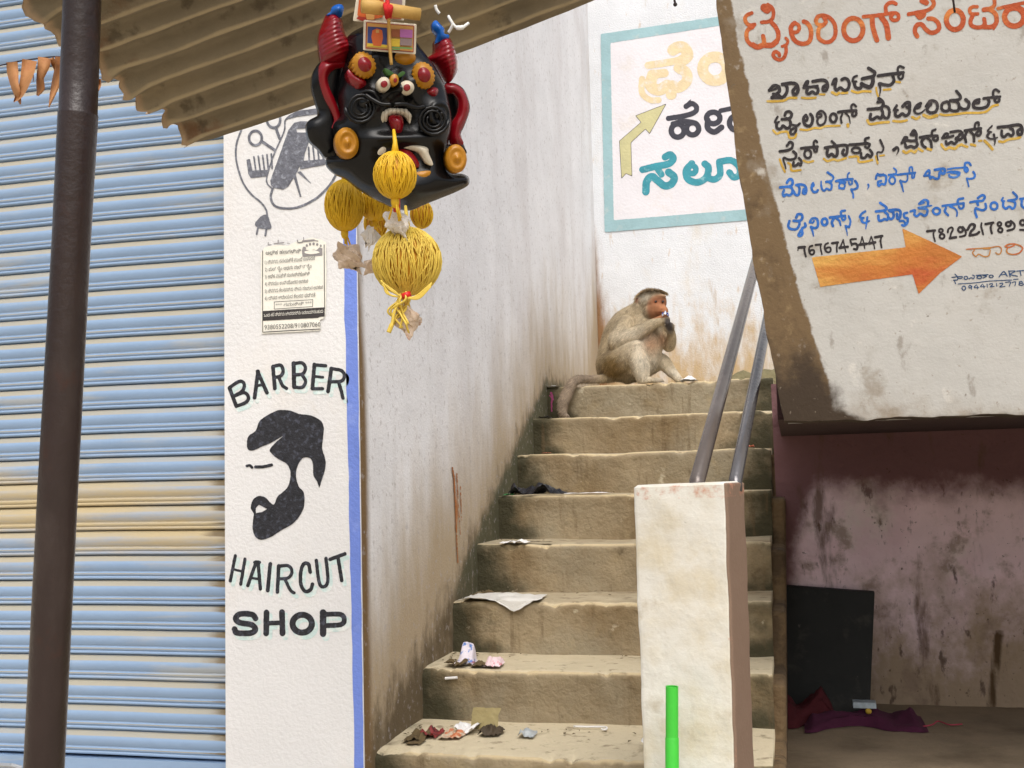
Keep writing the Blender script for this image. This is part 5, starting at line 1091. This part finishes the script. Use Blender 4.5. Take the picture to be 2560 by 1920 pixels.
scrap("paper_scrap", 1132, 1182, -1, .25, .08, .02, M_wp, "curled white and yellow paper scrap behind the orange wrapper", "paper", 12.6, curl=.018)
scrap("beige_packet", 1166, 1232, -1, .285, .03, .010, M_beige, "beige packet leaning on the riser behind the brown bag", "packet", 13.2, shape=lambda U, W: .055*W)
scrap("brown_bag", 1188, 1238, -1, .23, .08, .03, M_bag, "dark brown crumpled bag on the lowest step", "bag", 14.5, shape=lambda U, W: 0.014*np.sin(U*math.pi)*np.sin(W*math.pi))
scrap("foil_scrap", 1282, 1321, -1, .22, .06, .016, mat("dull_foil", lin(178, 184, 186), .45, .3, 60, .3, 80), "small silver foil ball alone on the lowest step", "foil", 15.7, shape=lambda U, W: .012*np.sin(U*math.pi)*np.sin(W*math.pi))
scrap("leaf_litter", 1008, 1056, -1, .15, .10, .02, M_leafd, "grey dust and leaf heap in the wall corner of the lowest step", "litter", 16.2)
scrap("leaf_litter", 1010, 1046, -1, .10, .06, .006, M_leafd, "flat brown leaf scrap near the wall on the lowest step", "leaf", 17.2)
scrap("paper_scrap", 1584, 1625, -1, .14, .07, .022, M_wp, "white paper corner showing behind the pillar", "paper", 18.4, curl=.02)
scrap("paper_scrap", 1712, 1754, 6, .06, .12, .012, M_wp, "white paper scrap on the landing right of the monkey", "paper", 19.5, shape=lambda U, W: .016*np.sin(U*math.pi)*np.sin(W*math.pi))
scrap("paper_scrap", 1364, 1408, 6, .02, .05, .004, M_wp, "white chip of paper at the left end of the top step", "paper", 20.1)
scrap("orange_scrap", 1866, 1890, 4, .05, .05, .016, mat("orange_foil", lin(214, 110, 70), .4), "orange red foil scrap at the open right end of a step", "wrapper", 21.3)
scrap("red_scrap", 1356, 1382, 4, .04, .05, .006, mat("faded_red_paper", lin(190, 110, 84), .7), "faded red paper scrap near the wall, two steps under the tail", "paper", 22.6)
scrap("black_scrap", 1352, 1382, 5, .03, .05, .008, M_blkp, "black plastic scrap beside the monkey's tail tip", "plastic", 23.3)
y0, z = nose(0)
b = MB(); a0, a1 = onY(1113, 1696, y0-.004), onY(1143, 1694, y0-.004); b.tube([a0, (a0+a1)/2, a1], .0042, 10)
o = b.build("paper_stub", M_wp); tag(o, "white cigarette stub stuck level on the riser of the lower step", "stub")
b = MB(); pts = [onZ(x, y, nose(-1)[1]+.005) for x, y in ((1434, 1816), (1470, 1817), (1508, 1817), (1517, 1819), (1514, 1824), (1503, 1823))]; b.tube(crom(pts, 5), .0028, 8)
o = b.build("drinking_straw", M_wp, smooth=True); tag(o, "bent white straw lying at the back of the lowest step", "straw")
M_mag = mat("magenta_powder_paint", lin(140, 60, 100), .9, .2, 30, .3)
y6 = nose(6)[0]-.016
paint("paint_smear", [(*MZ, [S(26, (165, 1320), (180, 1370), (170, 1430), (172, 1520), w2=14), S(14, (150, 1350), (190, 1390))])], M_mag, lambda x, y: onY(x, y, y6-.012), stairs, 1, .8)

rng = np.random.default_rng(44); b = MB()
for i in range(190):
    k = int(rng.choice([-1, -1, 0, 0, 1, 1, 2, 3, 4, 5])); y0, z = nose(k); u = rng.random()
    x = XL+.02+(XR-XL-.06)*(u**2.2); y = y0+.03+(RUN-.05)*(1-rng.random()**2*.6); s_ = rng.uniform(.003, .011)
    a = rng.uniform(0, 6.3); c_, d_ = math.cos(a)*s_, math.sin(a)*s_
    b.put([(x-c_, y-d_, z+.003), (x+d_*.4, y-c_*.4, z+.005), (x+c_, y+d_, z+.004), (x-d_*.4, y+c_*.4, z+.006)], [(0, 1, 2, 3)])
o = b.build("step_debris", M_leafd); o['kind'] = 'stuff'
# ------------------------------------------------------------------ the hanging demon mask
MK = (740, 0, 3.456)
def kpx(x, y): return MK[0]+x/MK[2], MK[1]+y/MK[2]
MD = 1.55
_ma = rad(16)
MN = -FWD*math.cos(_ma)+RIGHT*math.sin(_ma); MN = MN-UP*.10; MN /= np.linalg.norm(MN)     # faces a little to the right
MP = atD(*kpx(830, 900), MD)
def mk(x, y, lift=0.0):
    return onP(*[np.array(v) for v in kpx(x, y)], MP+MN*lift, MN)
MPX = 1/(MD/FPX)*MK[2]                                  # zoomed pixels per metre
M_mblk = mat("glossy_black_plastic", lin(12, 12, 14), .26, .1, 20, .06, 30, spec=.32, layers=[('noise', lin(26, 25, 25), 20, .6, .8, .4)])
M_mred = mat("glossy_red_plastic", lin(128, 10, 22), .22, .12, 12, .06, 30, spec=.5, layers=[('noise', lin(112, 10, 22), 9, .55, .75, .6)])
M_mgold = mat("golden_yellow_plastic", lin(178, 120, 12), .4, .12, 16, .15, 40, spec=.5, layers=[('noise', lin(150, 92, 20), 30, .6, .75, .6)])
M_mwht = mat("ivory_plastic", lin(206, 196, 176), .35, .08, 20, .05, 40)
M_mblue = mat("glossy_blue_plastic", lin(24, 92, 176), .25, .1, 16, .06, 30)
M_mgrn = mat("leaf_green_plastic", lin(52, 92, 34), .4, .2, 20, .05, 40)
mask = thing("demon_mask", "glossy black demon mask with red horns, bulging eyes and red tongue, hung below the awning", "mask", tuple(mk(830, 1818)))
def pl(name, items, m, H, R, base=0.0, thick=.03, step=1.6, lumps=None, label=None):
    return pillow(name, [(*MK, items)], m, MP, MN, mask, H, R, thick, base, step, lumps, label)
FACE = [(470, 290), (590, 225), (700, 205), (850, 215), (960, 265), (1080, 420), (1180, 560), (1275, 720), (1325, 900), (1340, 1100), (1310, 1260), (1300, 1420), (1340, 1490), (1430, 1500), (1492, 1530), (1488, 1600), (1380, 1660), (1250, 1713), (1100, 1773), (985, 1818), (850, 1793), (700, 1723), (560, 1643), (440, 1548), (340, 1503), (268, 1430), (270, 1360), (345, 1330), (335, 1200), (322, 1080), (385, 990), (360, 820), (400, 630), (436, 490), (430, 360)]
def lump(px, py, h):
    x = (px-MK[0])*MK[2]; y = (py-MK[1])*MK[2]
    g = lambda cx, cy, rx, ry, a: a*np.exp(-((x-cx)/rx)**2-((y-cy)/ry)**2)
    o = g(830, 850, 90, 70, .022)+g(830, 760, 60, 90, .010)+g(590, 560, 120, 120, .012)+g(1100, 650, 110, 120, .012)+g(560, 930, 150, 130, .014)+g(1180, 1030, 150, 140, .014)
    o += g(760, 730, 80, 70, .008)+g(955, 760, 80, 70, .008)-g(860, 1020, 130, 80, .014)+g(850, 1240, 300, 60, .012)-g(960, 1400, 200, 110, .012)+g(900, 1650, 300, 90, .014)
    for cx, cy, r0 in ((560, 930, 100), (1185, 1030, 105)):
        rr_ = np.hypot(x-cx, y-cy); o += .004*np.cos(rr_/17)*np.exp(-(rr_/r0)**4)
    return o*np.clip(h/.03, 0, 1)
pl("face_shell", [PG(*FACE, smooth=True)], M_mblk, .052, .05, 0, .012, 1.5, lump)
pl("ear_rim", [PG((210, 535), (150, 620), (138, 740), (170, 870), (195, 985), (105, 1045), (95, 1130), (125, 1220), (195, 1285), (260, 1360), (345, 1330), (380, 1200), (385, 1080), (370, 960), (420, 620), (420, 530), (300, 515), smooth=True)], M_mblk, .012, .014, -.022, .02)
pl("ear_rim", [PG((1280, 760), (1350, 715), (1440, 760), (1490, 860), (1500, 960), (1450, 1100), (1425, 1160), (1450, 1250), (1470, 1330), (1320, 1300), (1330, 1000), smooth=True)], M_mblk, .012, .014, -.022, .02)
pl("ear_lobe", [PG((212, 545), (195, 640), (215, 760), (250, 860), (305, 960), (330, 1040), (310, 1105), (375, 1095), (384, 1000), (345, 880), (285, 740), (282, 660), (335, 600), (440, 572), (440, 525), (300, 520), smooth=True)], M_mred, .012, .012, -.005, .012)
pl("ear_lobe", [PG((1288, 730), (1350, 718), (1436, 762), (1485, 860), (1496, 960), (1448, 1095), (1420, 1160), (1446, 1248), (1332, 1240), (1338, 1080), (1390, 985), (1402, 880), (1360, 810), (1288, 800), smooth=True)], M_mred, .012, .012, -.005, .012)
pl("horn", [PG((215, 530), (197, 420), (196, 300), (235, 185), (268, 120), (350, 120), (398, 170), (412, 250), (450, 335), (545, 392), (545, 440), (470, 490), (430, 560), (330, 572), (240, 565), smooth=True)], M_mred, .034, .034, -.012, .015, 1.6, lambda a, c_, h: .0005*np.cos((c_+.4*a)*.55)*np.clip(h/.02, 0, 1))
pl("horn", [PG((1135, 505), (1195, 450), (1206, 340), (1320, 322), (1372, 430), (1396, 560), (1382, 640), (1330, 712), (1285, 700), (1200, 570), smooth=True)], M_mred, .034, .034, -.012, .015, 1.6, lambda a, c_, h: .0005*np.cos((c_+.4*a)*.55)*np.clip(h/.02, 0, 1))
pl("horn_tip", [PG((265, 128), (300, 100), (312, 60), (372, 34), (412, 60), (402, 130), (375, 150), (330, 125), smooth=True)], M_mblue, .02, .018, .0, .01)
pl("horn_tip", [PG((1206, 365), (1216, 305), (1182, 255), (1178, 200), (1210, 175), (1250, 212), (1282, 250), (1282, 290), (1322, 302), (1312, 335), (1225, 368), smooth=True)], M_mblue, .02, .018, .0, .01)
for cx, cy, rx, ry, rot in ((588, 560, 92, 112, -.5), (1102, 650, 88, 112, -.35)):
    scal = [E(cx+math.cos(t)*rx*.92*math.cos(rot)-math.sin(t)*ry*.92*math.sin(rot), cy+math.cos(t)*rx*.92*math.sin(rot)+math.sin(t)*ry*.92*math.cos(rot), 17, 17) for t in np.linspace(0, 2*math.pi, 19)[:-1]]
    d_ = pl("brow_disc", [E(cx, cy, rx, ry, rot)]+scal, M_mgold, .010, .010, .060, .04)
    pl("disc_jewel", [E(cx+6, cy-4, rx*.62, ry*.6, rot)], M_mred, .010, .016, .068, .01)
pl("eyelid", [PG((452, 600), (448, 660), (480, 730), (560, 788), (622, 735), (600, 680), (520, 645), smooth=True)], M_mred, .02, .016, .046, .03)
pl("eyelid", [PG((1070, 790), (1110, 840), (1190, 875), (1220, 850), (1226, 760), (1150, 745), smooth=True)], M_mred, .02, .016, .044, .03)
pl("tusk_chip", [PG((1210, 810), (1258, 815), (1240, 880), (1195, 912), (1178, 890), smooth=True)], M_mwht, .008, .008, .04, .01)
for cx, cy, rx, ry in ((760, 727, 52, 56), (957, 757, 58, 55)):
    pl("eye", [E(cx, cy, rx*1.12, ry*1.12)], M_mwht, .012, .012, .074, .03)
    pl("pupil", [E(cx+3, cy-2, 29, 30)], M_mred, .009, .010, .0835, .004)
pl("brow_mark", [E(850, 690, 38, 52)], M_mgold, .008, .01, .078, .03); pl("brow_mark", [E(860, 692, 14, 20)], M_mred, .006, .006, .0845, .004, 1.0, label="small red dot of the brow mark")
pl("brow_leaf", [PG((765, 590), (800, 600), (850, 640), (820, 655), (785, 635), smooth=True)], M_mgrn, .006, .006, .074, .03); pl("brow_leaf", [PG((945, 630), (920, 615), (880, 645), (890, 668), (920, 655), smooth=True)], M_mgrn, .006, .006, .074, .03)
pl("crown_disc", [E(935, 500, 100, 75)], M_mgold, .010, .012, .050, .03)
pl("cheek_coin", [E(440, 1235, 102, 136, -.15), ], M_mgold, .007, .010, .050, .02, lumps=lambda a, c_, h: .0022*np.cos(np.hypot((a-MK[0])*MK[2]-440, ((c_-MK[1])*MK[2]-1235)*.78)/13)*np.clip(h/.006, 0, 1))
pl("cheek_coin", [E(1385, 1370, 90, 124, -.1)], M_mgold, .007, .010, .050, .02, lumps=lambda a, c_, h: .0022*np.cos(np.hypot((a-MK[0])*MK[2]-1385, ((c_-MK[1])*MK[2]-1370)*.75)/13)*np.clip(h/.006, 0, 1))
pl("teeth", [PG((728, 1025), (735, 965), (800, 935), (860, 932), (960, 942), (1005, 1000), (985, 1070), (955, 1020), (930, 995), (870, 985), (800, 1000), (785, 1050), (745, 1060), smooth=False)], M_mwht, .008, .008, .052, .02, 1.2, lambda a, c_, h: -.0025*(np.cos((a-MK[0])*MK[2]/5.5) > .75))
pl("tongue", [PG((806, 1005), (910, 1000), (930, 1080), (905, 1150), (865, 1160), (825, 1110), smooth=True)], M_mred, .014, .014, .056, .02)
pl("lip_gold", [PG((738, 1040), (770, 1050), (810, 1090), (808, 1115), (765, 1100), (740, 1075), smooth=True)], M_mgold, .006, .006, .046, .01); pl("lip_gold", [PG((932, 1090), (962, 1085), (960, 1108), (938, 1110), smooth=True)], M_mgold, .006, .006, .046, .01)
pl("lower_fang", [PG((690, 1335), (720, 1250), (760, 1222), (800, 1250), (760, 1330), smooth=True)], M_mwht, .008, .008, .050, .02)
pl("lower_fang", [PG((880, 1262), (1000, 1238), (1130, 1272), (1150, 1330), (1185, 1425), (1120, 1405), (1060, 1320), (980, 1290), smooth=True)], M_mwht, .010, .012, .050, .02)
pl("lower_tongue", [PG((860, 1290), (980, 1298), (1060, 1400), (1050, 1450), (940, 1440), (870, 1380), smooth=True)], M_mred, .010, .012, .047, .02)
pl("lip_gold", [PG((1040, 1490), (1165, 1478), (1120, 1550), (1050, 1545), smooth=True)], M_mgold, .006, .006, .050, .02)
def ring_tube(cx, cy, r, turns, m, name, dirn=1):
    P = [mk(cx+math.cos(t)*r*(1-.62*t/(turns*6.28))*dirn, cy+math.sin(t)*r*(1-.62*t/(turns*6.28)), .061) for t in np.linspace(0, turns*6.28, 40)]
    b = MB(); b.tube(P, [.0026*(1-.5*i/39) for i in range(40)], 8); b.build(name, m, mask, smooth=True)
ring_tube(560, 930, 135, 2.6, M_mblk, "moustache_curl", -1); ring_tube(1185, 1035, 135, 2.6, M_mblk, "moustache_curl", 1)
b = MB(); b.tube(crom([mk(820, 905, .074), mk(740, 900, .072), mk(660, 860, .066), mk(600, 820, .062)], 6), .0032, 8); b.tube(crom([mk(850, 905, .074), mk(940, 900, .072), mk(1040, 930, .066), mk(1110, 920, .062)], 6), .0032, 8); b.build("moustache", M_mblk, mask, smooth=True)

# printed cards, bamboo stick, red thread: tied in front of the forehead
M_lam = mat("laminated_card", lin(206, 196, 176), .25, .04, 20, .03, 30, coat=.4)
M_c = {k: mat("card_"+k, lin(*c), .5, .12, 30, 0) for k, c in dict(orange=(196, 92, 36), deep=(150, 40, 26), blue=(52, 62, 120), tan=(198, 150, 84), yellow=(206, 176, 50), mauve=(176, 104, 170), green=(96, 150, 84), rust=(150, 84, 44), grey=(140, 120, 120)).items()}
def card(label, quad, lift, panels):
    t = thing("printed_card", label, "card", tuple(mk(*quad[-1], lift)))
    pillow("card_sheet", [(*MK, [PG(*quad)])], M_lam, MP, MN, t, .0008, .002, .0008, lift, 2.0)
    for i, (m, pts) in enumerate(panels):
        V, F = field_cells([(*MK, [PG(*pts) if len(pts) > 3 or not isinstance(pts[0], str) else pts])], 1.2)
        add("printed_panel", onP(V[:, 0], V[:, 1], MP+MN*(lift+.0016+.0004*i), MN), F, M_c[m], t)
card("small laminated card tied over the mask's forehead, blue picture left and coloured patches right", [(585, 172), (1042, 208), (1035, 470), (580, 432)], .066, [
    ("deep", [(606, 190), (1022, 222), (1016, 452), (600, 418)]), ("tan", [(614, 197), (1014, 229), (1009, 444), (608, 410)]), ("blue", [(620, 228), (786, 240), (786, 408), (616, 398)]),
    ("yellow", [(616, 372), (786, 388), (786, 412), (614, 400)]), ("orange", [(660, 262), (700, 245), (745, 262), (752, 330), (735, 400), (668, 394), (650, 320)]), ("tan", [(690, 256), (718, 256), (718, 284), (690, 284)]),
    ("rust", [(824, 250), (900, 256), (898, 322), (822, 318)]), ("mauve", [(900, 250), (1008, 258), (1006, 328), (898, 322)]), ("yellow", [(820, 334), (898, 336), (896, 404), (818, 398)]), ("grey", [(900, 330), (1006, 336), (1002, 396), (898, 390)]), ("green", [(828, 404), (1006, 412), (1006, 424), (828, 414)]), ("green", [(828, 420), (900, 424), (900, 434), (828, 430)])])
card("orange printed card behind the bamboo stick at the top of the mask", [(492, 180), (528, -60), (950, -50), (932, 178), (700, 190), (560, 190)], .058, [
    ("orange", [(530, 130), (548, -40), (760, -40), (750, 150), (600, 180), (540, 140)]), ("grey", [(780, -40), (920, -40), (915, 60), (780, 50)]), ("deep", [(540, 140), (600, 150), (700, 176), (570, 180), (520, 160)]), ("tan", [(600, 100), (680, 105), (676, 172), (610, 168)]), ("rust", [(790, 90), (915, 100), (912, 165), (800, 160)])])
M_bam = mat("dry_bamboo", lin(196, 156, 84), .6, .15, 12, .2, 50); M_rth = mat("red_thread", lin(196, 26, 26), .8, .15, 60, .4, 120)
bam = thing("bamboo_stick", "short yellow bamboo piece tied across the card with red thread", "stick", tuple(mk(820, 90, .085)))
b = MB(); b.tube([mk(565, 55, .085), mk(640, 58, .085), mk(720, 68, .085), mk(725, 70, .085), mk(850, 92, .085), mk(1072, 125, .085)], [.0085, .0092, .0095, .0085, .0085, .0080], 16); b.build("cane", M_bam, bam, smooth=True)
b = MB()
for i in range(7): b.tube(crom([mk(762+i*9, 30+i*4, .084), mk(770+i*9, 60, .101), mk(780+i*6, 110, .101), mk(785+i*4, 170-abs(i-3)*6, .082)], 5), .0026, 6)
b.tube(crom([mk(772, -700, .08), mk(780, -80, .08), mk(790, 0, .084), mk(790, 60, .098)], 5), .003, 6);
b.build("thread_lashing", M_rth, bam, smooth=True)
b = MB(); b.tube(crom([mk(800, 150, .09), mk(805, 260, .075), mk(812, 420, .074), mk(825, 560, .070)], 5), .0022, 6); b.build("jute_tie", M_bam, bam, smooth=True)
M_wcord = mat("white_cord", lin(228, 228, 224), .7, .05, 40, .2, 90)
b = MB(); b.tube(crom([mk(1318, 280, .0), mk(1342, 240, .004), mk(1352, 205, .006), mk(1330, 165, .004), mk(1318, 140, .0)], 6), .0022, 7); b.tube(crom([mk(1352, 205, .006), mk(1390, 238, .008), mk(1440, 235, .008), mk(1490, 200, .004)], 6), [.0022]*6+[.0034]*7+[.0022]*6, 7)
o = b.build("forked_string", M_wcord, smooth=True); tag(o, "white forked string end tied at the mask's right horn tip", "string")
b = MB(); b.tube(crom([mk(1203, 45, .0), mk(1215, 85, .0), mk(1240, 118, .0)], 5), .0022, 7)
o = b.build("string_scrap", M_wcord, smooth=True); tag(o, "tiny white string scrap against the awning, left of the forked string", "string")

# ------------------------------------------------------------------ yellow strapping pompoms and sea shells
M_pom = mat("yellow_strapping", lin(222, 178, 30), .5, .15, 14, .1, 60); M_pomc = mat("amber_fruit", lin(206, 146, 30), .6, .18, 10, .15, 50)
M_pom2 = mat("pale_yellow_strapping", lin(226, 196, 84), .5, .12, 14, .1, 60)
M_shell = mat("weathered_sea_shell", lin(208, 186, 164), .5, .14, 22, .4, 60, [('noise', lin(150, 108, 82), 30, .52, .66, .7), ('noise', lin(214, 168, 156), 16, .55, .7, .6)])
CAMAX = np.stack([RIGHT, UP, -FWD])
def pompom(label, cx, cy, rx, ry, dep, m, ns, seed, knot=True, open_=0.0):
    """cx.. in photo pixels"""
    c = atD(cx, cy, dep); R_ = np.array([rx, ry, rx])*dep/FPX; rng = np.random.default_rng(seed)
    t = thing("yellow_pompom", label, "pompom", tuple(c-np.array([0, 0, R_[1]])), "yellow string pompoms hanging under the mask")
    b = MB(); b.ball(c, [R_[0]*.90, R_[2]*.90, R_[1]*.93], 28, 18); b.build("core", M_pomc, t, smooth=True)
    b = MB()
    for i in range(ns):
        a0 = 2*math.pi*i/ns+rng.normal(0, .12); tw = rng.normal(0, .55); am = rng.normal(0, .10)
        rad_ = rng.uniform(.93, 1.04); P = []
        for u in np.linspace(.03, .97, 13):
            th = u*math.pi; a = a0+tw*(u-.5)+am*math.sin(u*9)
            P.append(c+RIGHT*R_[0]*rad_*math.sin(th)*math.cos(a)-FWD*R_[2]*rad_*math.sin(th)*math.sin(a)+UP*R_[1]*1.02*math.cos(th))
        w = rng.uniform(.0005, .0010); b.tube(P, w, 5, False)
    b.build("string_wrap", m, t, smooth=True)
    if knot:
        b = MB(); k0 = c-UP*R_[1]*1.0; b.ball(k0-UP*.004, [.006, .006, .009], 10, 7)
        for i in range(5):
            s_ = rng.normal(0, 1, 3)*.006; b.tube([k0, k0-UP*.010+s_*.5, k0-UP*.022+s_], .0014, 5)
        b.build("knot", m, t, smooth=True)
    b = MB(); k1 = c+UP*R_[1]; b.tube([k1-UP*.004, k1+UP*.012, k1+UP*.03+MN*-.01], [.006, .003, .002], 8); b.build("tie", m, t, smooth=True)
    return t
z2 = lambda x, y: (740+x/3.455, 380+y/3.455)
pompom("big yellow string pompom, lowest of the bunch, between two pale shells", *z2(957, 945), 84, 84, 1.50, M_pom2, 250, 1)
pompom("yellow string pompom hanging before the mask's chin above the red straw", *z2(856, 200), 53, 58, 1.44, M_pom, 190, 2)
pompom("smooth yellow pompom left of the bunch, above the pinkish shell", *z2(420, 462), 48, 63, 1.66, M_pom, 300, 3)
pompom("bright yellow pompom peeping out under the mask's left jaw", *z2(685, 455), 39, 40, 1.70, M_pom, 180, 4)
pompom("dim amber pompom behind the big one on its left side", *z2(690, 620), 30, 34, 1.74, M_pom, 46, 5, False)
pompom("amber pompom tucked behind the mask's chin on the right", *z2(1085, 540), 28, 34, 1.74, M_pom, 46, 6, False)
def shell(label, x, y, size, dep, axis, seed, m=None):
    """spired, knobbed shell; axis in (right, up, toward)"""
    c = atD(*z2(x, y), dep); L_ = size/3.455*dep/FPX; rng = np.random.default_rng(seed)
    ax = axis[0]*RIGHT+axis[1]*UP-axis[2]*FWD; ax /= np.linalg.norm(ax)
    e1 = np.cross(ax, FWD+.3*UP); e1 /= np.linalg.norm(e1); e2 = np.cross(ax, e1)
    n, k = 64, 22; P = np.zeros((k, n, 3))
    for i, u in enumerate(np.linspace(0, 1, k)):
        base = .5*L_*(np.interp(u, [0, .12, .3, .45, .62, .85, 1], [.04, .22, .55, .86, .66, .34, .10]))
        for j in range(n):
            a = 2*math.pi*j/(n-1)
            kn = 1+.75*max(0, math.cos(a*3.5+u*10))**6*math.exp(-((u-.42)/.10)**2)+.35*max(0, math.cos(a*4+u*22+1))**5*math.exp(-((u-.25)/.08)**2)+.16*math.sin(u*44+a)*(1-u)
            flare = 1+.55*math.exp(-((a-1.2)/.5)**2)*math.exp(-((u-.55)/.25)**2)
            P[i, j] = c+ax*L_*(.5-u)+(e1*math.cos(a)+e2*math.sin(a))*base*kn*flare*(1+rng.normal(0, .02))
    V, F = grid(P); o = add("sea_shell", V, F, m or M_shell, smooth=False); tag(o, label, "shell", "sea shells tied under the pompoms")
    return o
M_shellw = mat("white_sea_shell", lin(222, 214, 204), .45, .1, 22, .4, 60, [('noise', lin(170, 150, 140), 30, .56, .68, .6)])
shell("white knobbed sea shell sitting on top of the big pompom", 870, 605, 260, 1.47, (-.7, -.35, .5), 1, M_shellw)
shell("ribbed grey shell left of the white knobbed one", 645, 725, 190, 1.60, (-.9, .1, .4), 2, M_shellw)
shell("pinkish brown shell with a broken rim under the smooth yellow pompom", 455, 905, 290, 1.63, (-.5, -.7, .4), 3)
shell("brown and white shell tied with yellow string at the bottom of the bunch", 960, 1450, 280, 1.49, (.75, .25, .5), 4)
shell("small pink shell half hidden behind the big pompom's left side", 650, 985, 160, 1.60, (.8, -.5, .3), 5)
M_straw = mat("red_plastic_straw", lin(206, 30, 24), .4, .08, 20)
b = MB(); b.tube([atD(*z2(868, 385), 1.44), atD(*z2(870, 510), 1.45)], .0048, 12); o = b.build("red_straw", M_straw, smooth=True); tag(o, "short red straw piece between the chin pompom and the white shell", "straw")
b = MB(); b.tube([atD(*z2(945, 1215), 1.46), atD(*z2(960, 1260), 1.46)], .0065, 10); o = b.build("red_bead", M_straw, smooth=True); tag(o, "red bead under the big pompom", "bead")
rng = np.random.default_rng(12); b = MB()
for i in range(10):
    P = [z2(940+rng.normal(0, 20), 1225+rng.normal(0, 12)), z2(910+rng.normal(0, 50), 1300+rng.normal(0, 20)), z2(880+rng.normal(0, 40), 1400+rng.normal(0, 30)), z2(900+rng.normal(0, 60), 1500+rng.normal(0, 40))]
    b.tube(crom([atD(*p, 1.465+rng.normal(0, .006)) for p in P], 6), .0015, 5)
for i in range(4):
    P = [z2(900+rng.normal(0, 15), 1250), z2(800+rng.normal(0, 20), 1190+i*14), z2(740+rng.normal(0, 10), 1110+i*10)]
    b.tube(crom([atD(*p, 1.46) for p in P], 6), .0013, 5)
    P = [z2(960, 1262), z2(1060+rng.normal(0, 10), 1240+i*8), z2(1170+rng.normal(0, 10), 1130+i*10)]
    b.tube(crom([atD(*p, 1.455) for p in P], 6), .0013, 5)
b.tube(crom([atD(*z2(800, 1560), 1.46), atD(*z2(830, 1480), 1.46), atD(*z2(850, 1380), 1.46), atD(*z2(900, 1280), 1.46)], 6), [.0032]*6+[.0022]*7+[.0018]*6, 6)
o = b.build("string_tangle", M_pom2, smooth=True); tag(o, "tangle of yellow string tying the lowest shell under the big pompom", "string")

# ------------------------------------------------------------------ dried leaf garland on a string
M_gleaf = mat("dried_mango_leaf", lin(176, 124, 78), .75, .2, 12, .25, 60, [('noise', lin(150, 92, 52), 16, .5, .7, .7)])
gar = thing("leaf_garland", "string of curled dry brown leaves hanging before the shutter at the upper left", "garland", tuple(atD(80, 165, 2.62)))
gs = lambda x, y, d_=2.62: atD(x/2.765, y/2.765, d_)
b = MB(); b.tube(crom([gs(-160, 470), gs(0, 452), gs(120, 425), gs(260, 405), gs(380, 392), gs(520, 400), gs(700, 420), gs(820, 440)], 5), .0016, 6); b.build("string", M_cord, gar)
def leaf(cen, wid, seed):
    Q_ = crom(cen, 6); n = len(Q_); w = np.interp(np.linspace(0, 1, n), np.linspace(0, 1, len(wid)), wid); rng = np.random.default_rng(seed)
    P = np.zeros((n, 7, 3)); tw = rng.uniform(-.6, .6)
    for i in range(n):
        t = Q_[min(i+1, n-1)]-Q_[max(i-1, 0)]; t = t/np.linalg.norm(t); nx, ny = -t[1], t[0]
        for j, s_ in enumerate(np.linspace(-1, 1, 7)):
            dz = .010*math.sin(i/n*6+seed)+(.012*s_*s_)*(1 if seed % 2 else -1)+.012*s_*math.sin(tw+i/n*3)
            P[i, j] = gs(Q_[i, 0]+nx*w[i]*s_, Q_[i, 1]+ny*w[i]*s_, 2.60+dz)
    V, F = grid(P); add("leaf", V, F, M_gleaf, gar, smooth=True)
leaf([(82, 428), (88, 500), (100, 580), (122, 650), (142, 722)], [40, 40, 30, 26, 5], 1)
leaf([(205, 415), (190, 500), (165, 590), (130, 660), (95, 705)], [52, 46, 34, 26, 4], 2)
leaf([(310, 398), (300, 460), (278, 540), (280, 610), (258, 662)], [48, 42, 26, 30, 8], 3)
leaf([(358, 400), (372, 440), (380, 490)], [14, 20, 3], 4)
leaf([(412, 392), (408, 480), (385, 580), (362, 660), (338, 742)], [32, 34, 30, 20, 3], 5)
leaf([(690, 545), (688, 590), (682, 628)], [8, 12, 3], 6)
leaf([(232, 480), (230, 530), (231, 566)], [3, 4, 2], 7)
